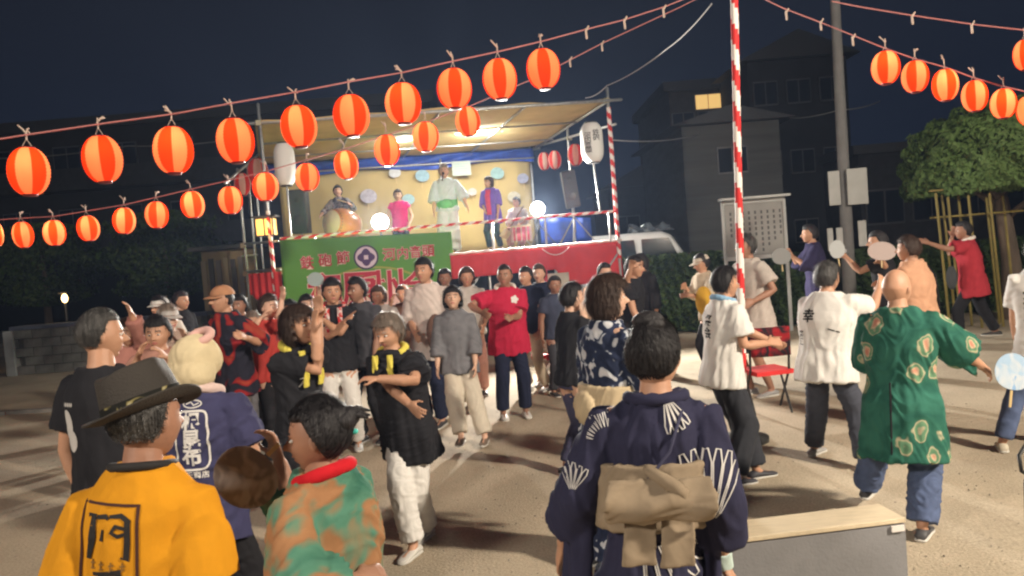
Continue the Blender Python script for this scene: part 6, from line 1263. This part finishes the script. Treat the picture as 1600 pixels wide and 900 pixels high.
# 24
p24 = person('tall figure in long dark purple happi standing left of the utility pole', (1264, 352), Y=12.6, a=-80, hy=-85, skin='tan', hair='short', hc='black', top=('happi', K('happi_purple', (.03, .026, .07)), dict(hem=-.22, flare=.01, wide=1.1, sleeve=1.3, sw=.06)), bottom=('trousers', K('trousers_purple', (.045, .04, .085)), dict(wide=1.2)), L=(1240, 402, -.1), Rr=(1236, 398, .1))
uchiwa(at(1221, 401, 12.0), (0, -1, .1), (0, 0, 1), .13, mat('fan_grey_white', (.26, .27, .27), .7), 'greyish fan below the right corner of the notice board', .1)
# 25
p25 = person('man in dull red t-shirt with towel, striding with arm raised left, under the round tree', (1504, 347), Y=11.8, a=-62, hy=-80, lean=5, skin='dark', hair='short', hc='black', top=('tee', K('tee_dull_red', (.40, .035, .05)), dict(hem=-.12, wide=1.2, sleeve=.75, sw=.06)), bottom=('trousers', blk), shoes=(.03, .03, .03), feet=((1500, 538), (1560, 530)), L=(1452, 380, -.1), Rr=(1488, 370, .1), w=1.05)
towel(p25, wtw, 'neck_towel', .05)
slab_bag(p25, K('bag_dark', (.06, .065, .07)), 'carry_bag', np.array(at(1487, 434, 11.5)), (.08, .06, .17), None, 'dark bag hanging at the side of the man in dull red')
# 26
p26 = person('person in white t-shirt with black characters cut off by the right edge', (1622, 372), Y=6.35, a=25, hy=20, lean=7, skin='tan', hair='short', hc='black', top=('tee', wht, dict(hem=-.08, wide=1.15, sleeve=.8)), bottom=('trousers', jns), shoes=(.5, .44, .34), feet=((1567, 705), (1640, 690)), L=('b', -.1, .16, .5))
o, rt_, u_ = back_frame(p26, .2, -.05); decal('print_characters', p26['top'], [text2d('來\n直', .13, .02)], o, rt_, u_, ink_b)
# left group
p27 = person('man in cap and red and black happi at the left of the stage steps', (345, 447), Y=7.6, a=215, hy=225, skin='tan', hair='buzz', hc='black', top=('happi', patches('happi_red_black', [(.54, (.018, .018, .03)), (.58, (.26, .015, .018)), (.68, (.30, .05, .03))], 4), dict(hem=-.1, wide=1.12, sleeve=1.1, sw=.06)), bottom=('trousers', K('cloth_warm_grey', (.17, .16, .14)), dict(wide=1.2)), L=(385, 528, -.3), Rr=('b', .1, .14, .55)); cap(p27, K('cap_tan', (.42, .22, .12)), .4)
p28 = person('dark-haired woman in pinkish top facing the camera, left group', (243, 496), Y=5.75, a=172, hy=175, hp=6, skin='tan', hair='short', hc='black', top=('tee', K('cloth_salmon', (.42, .22, .17)), dict(sleeve=.85)), bottom=('trousers', dgr), L=(262, 560, -.25), Rr=(215, 560, -.22), w=1.0)
p29 = person('figure in dull pink raising one arm beside the black-shirted man', (196, 500), Y=6.8, a=150, hy=140, skin='tan', hair='short', hc='brown', top=('shirt', K('cloth_rose', (.36, .16, .13))), bottom=('trousers', blk), L=(205, 490, -.2), Rr=('b', .1, .12, .6), polL=(-.3, .3, -1))
p30 = person('person in white cap at the back of the left group', (248, 464), Y=9.2, a=190, hy=200, skin='tan', hair='short', hc='black', top=('tee', K('cloth_offwhite2', (.52, .48, .42))), bottom=('trousers', dgr)); cap(p30, wht, .4)
p31 = person('person in light grey cap turned right, left group', (262, 478), Y=7.4, a=130, hy=120, hp=6, skin='fair', hair='short', hc='grey', top=('tee', K('cloth_mushroom', (.40, .30, .25))), bottom=('trousers', dgr), L=(290, 530, -.1)); cap(p31, K('cap_grey', (.46, .44, .42)), .45)
person('dark figure with pale face behind the white cap, far left row', (282, 456), Y=10.6, a=110, hair='short', hc='black', skin='tan', top=('tee', blk), bottom=('trousers', blk))
p32 = person('dancer in pinkish red raising both hands, between the happi man and the banner', (418, 462), Y=8.0, a=140, hy=120, skin='fair', hair='short', hc='brown', top=('shirt', K('cloth_coral', (.50, .06, .05)), dict(sleeve=1.2)), bottom=('trousers', blk), L=(440, 470, -.1), Rr=(405, 500, -.2), polL=(.5, .3, -1))
p33 = person('pale dancer with a light fan held high in front of the banner', (478, 462), Y=9.4, a=160, hy=150, skin='fair', hair='short', hc='black', top=('tee', K('cloth_soft_red', (.40, .08, .08))), bottom=('trousers', dgr), L=(498, 450, -.2), Rr=('b', .1, .15, .6), polL=(-.2, .3, -1))
uchiwa(at(493, 437, 9.1), (0, -1, .1), (.1, 0, 1), .085, mat('fan_mint', (.28, .36, .36), .7), 'small pale fan held up before the first big character of the banner', .1)
p34 = person('person in brownish clothes bending left of the woman in black, middle left', (395, 488), Y=8.8, a=160, hy=200, skin='tan', hair='short', hc='grey', top=('shirt', K('cloth_taupe', (.22, .17, .14))), bottom=('trousers', gry))

person('onlooker in grey-brown behind the man in red and black happi', (372, 462), Y=9.4, a=190, hair='short', hc='black', skin='dark', top=('tee', K('cloth_mud', (.12, .09, .08))), bottom=('trousers', blk))
person('short-haired dancer in maroon seen between the raised fan and the black t-shirts', (452, 470), Y=8.9, a=150, hair='short', hc='black', skin='tan', top=('tee', K('cloth_maroon', (.20, .03, .04))), bottom=('trousers', dgr), L=('b', -.1, .16, .7), Rr=('b', .1, .18, .65))
person('woman with brown hair and white blouse under the second big character', (590, 448), Y=9.8, a=200, hair='bob', hc='brown', skin='tan', top=('tee', K('cloth_ash', (.34, .31, .29))), bottom=('trousers', dgr), Rr=('b', .1, .16, .6))
person('man in slate shirt between the pale canvas panel and the crimson t-shirt', (866, 432), Y=10.2, a=160, hair='short', hc='black', skin='dark', top=('tee', K('cloth_slate_blue', (.05, .06, .10))), bottom=('trousers', dgr))
person('dark-clothed person looking left beyond the mast, by the hedge', (1210, 392), Y=12.0, a=-100, hair='short', hc='black', skin='dark', top=('shirt', blk), bottom=('trousers', blk)) if 0 else None
# performers on the deck
Z = DZ
person('drummer with raised sticks behind the barrel drum on stage', (527, 291), Y=16.0, a=190, hy=170, hp=-8, hair='short', hc='black', skin='fair', z0=Z, top=('shirt', patches('drummer_print', [(.45, (.05, .05, .07)), (.55, (.3, .3, .32))], 8)), bottom=('trousers', blk), L=(548, 320, -.3), Rr=(500, 338, -.35), w=.95, crouch=.0, tier='mid')
a_ = np.array(at(548, 318, 15.7)); m = MB(); m.add(*tube([a_, a_ + (-.22, -.15, .08)], .012, 6)); tag(m.build('drumstick', [mat('bamboo', (.5, .36, .16), .6)], None, True, tuple(a_)), "drumstick in the drummer's hand", 'drumstick')
person('performer in bright pink short-sleeved top seated at the left floodlight', (621, 297), Y=16.3, a=178, hair='short', hc='brown', skin='fair', z0=Z, top=('vest', K('top_hot_pink', (.78, .02, .22)), dict(sleeve=.3, hem=-.06)), bottom=('trousers', blk), crouch=.10, w=1.05, L=('b', -.13, .12, .45), Rr=('b', .13, .12, .45), tier='mid')
pS = person('singer in pale blue kimono with green sash and white hakama at the stage centre', (693, 258), Y=15.7, a=182, hy=182, hp=-6, hair='short', hc='grey', skin='fair', z0=Z, top=('kimono', K('kimono_ice_blue', (.66, .80, .86), .05), dict(hem=-.02, wide=1.05, sleeve=1.4, sw=.062, drop=.10)), bottom=('skirt', K('hakama_white', (.76, .82, .86), .04), dict(br=.105)), L=(745, 350, -.1), Rr=(676, 350, -.1), polL=(-.8, -.5, .1), polR=(.9, -.4, .1), w=1.05, tier='mid')
H = pS['H']; co, nm, fc = fuse([rings([pS['T3'](t, a_, b_, 1.05, .022) for t, a_, b_ in ((.0, .096, .070), (.10, .093, .067))], 24), ellipsoid(pS['P'] + pS['s'] * .055 * H + pS['f'] * .09 * H, (pS['r'] * .13, pS['f'] * .04, UP * .09), 16, 10)], .012, 2); m = MB(); m.add(folds(co, nm, .008, 2, H), fc); m.build('green_sash', [K('sash_green', (.16, .50, .22))], pS['th'], True)
hpos = pS['head'] + pS['hf'] * .16 - pS['hu'] * .07; m = MB(); m.add(*ellipsoid(hpos, ((.026, 0, 0), (0, .026, 0), (0, 0, .03)), 10, 8)); m.add(*tube([hpos, hpos + np.array([-.03, -.03, -.14])], .013, 7)); tag(m.build('microphone', [blk], None, True, tuple(hpos)), 'dark microphone in front of the singer in pale blue', 'microphone')
pP = person('woman in open purple happi over pink, standing right of the singer', (763, 277), Y=16.1, a=205, hy=230, hair='bob', hc='brown', skin='fair', z0=Z, top=('happi', K('happi_violet', (.16, .10, .50)), dict(hem=-.14, wide=1.12, sleeve=1.2, sw=.058)), bottom=('trousers', K('cloth_teal_dark', (.03, .05, .07))), L=('b', -.12, .1, .48), Rr=('b', .06, .13, .55), tier='mid')
H = pP['H']; m = MB(); P = [[pP['P'] + pP['s'] * t * H + pP['r'] * x * H * (1 + .2 * t) + pP['f'] * (.092 - .9 * x * x * 4 + (.01 if t < .25 else -.02)) * H for x in np.linspace(-.035, .035, 7)] for t in np.linspace(-.02, .315, 10)]; m.add(*slab(P, pP['f'], .008)); m.build('pink_inner', [K('inner_pink', (.62, .06, .14))], pP['th'], True)
pQ = person('seated player in white and pink clothes beside the right floodlight', (806, 309), Y=16.4, a=195, hy=215, hair='short', hc='black', skin='fair', z0=Z, top=('shirt', K('cloth_bright_white', (.7, .64, .62)), dict(wide=1.1, sleeve=1.3, sw=.055)), bottom=('trousers', K('cloth_light_pink', (.62, .34, .36)), dict(wide=1.3)), crouch=.24, L=('b', -.08, .2, .36), Rr=('b', .1, .16, .30), feet=(('b', -.09, .24, 0), ('b', .09, .24, 0)), tier='mid')
a_, b_ = np.array(at(790, 366, 15.9)), np.array(at(818, 322, 15.9)); e = empty('shamisen', (a_[0], a_[1], a_[2]), 'long-necked lute held across the seated player', 'instrument'); d_ = nrm(b_ - a_); u, v, _ = frame(d_); m = MB(); m.add(*tube([a_, b_], .014, 6)); m.build('neck', [mat('stand_wood', (.12, .06, .03), .6)], e); m = MB(); m.add(*box(a_, (.17, .09, .19), ax=(np.cross(d_, (0, 1, 0)), np.array([0, 1., 0]), d_))); m.build('sound_box', [mat('drum_skin', (.72, .63, .42), .6)], e)
for k in range(3): m = MB(); m.add(*ellipsoid(b_ - d_ * (.03 + .04 * k), (u * .035, v * .008, d_ * .008), 8, 6)); m.build('tuning_peg', [blk], e)

hz = MB(); hz.add(*box((0, 25, 8), (130, 130, 18.2))); ho = hz.build('haze', [], None, False, (0, 25, 8)); tag(ho, kind='stuff')  # haze volume added for glow round the lamps and a lifted background
hm = bpy.data.materials.new('added_haze'); hm.use_nodes = True; hn = hm.node_tree; hn.nodes.clear(); oo = hn.nodes.new('ShaderNodeOutputMaterial'); pv = hn.nodes.new('ShaderNodeVolumePrincipled')
pv.inputs['Color'].default_value = (.50, .66, 1, 1); pv.inputs['Density'].default_value = .0011; pv.inputs['Anisotropy'].default_value = .45; hn.links.new(pv.outputs[0], oo.inputs['Volume']); ho.data.materials.append(hm)
scene.collection.children.link(C)
scene.cycles.filter_width = 2.3; scene.cycles.max_bounces = 5; scene.cycles.diffuse_bounces = 3; scene.cycles.sample_clamp_indirect = 3
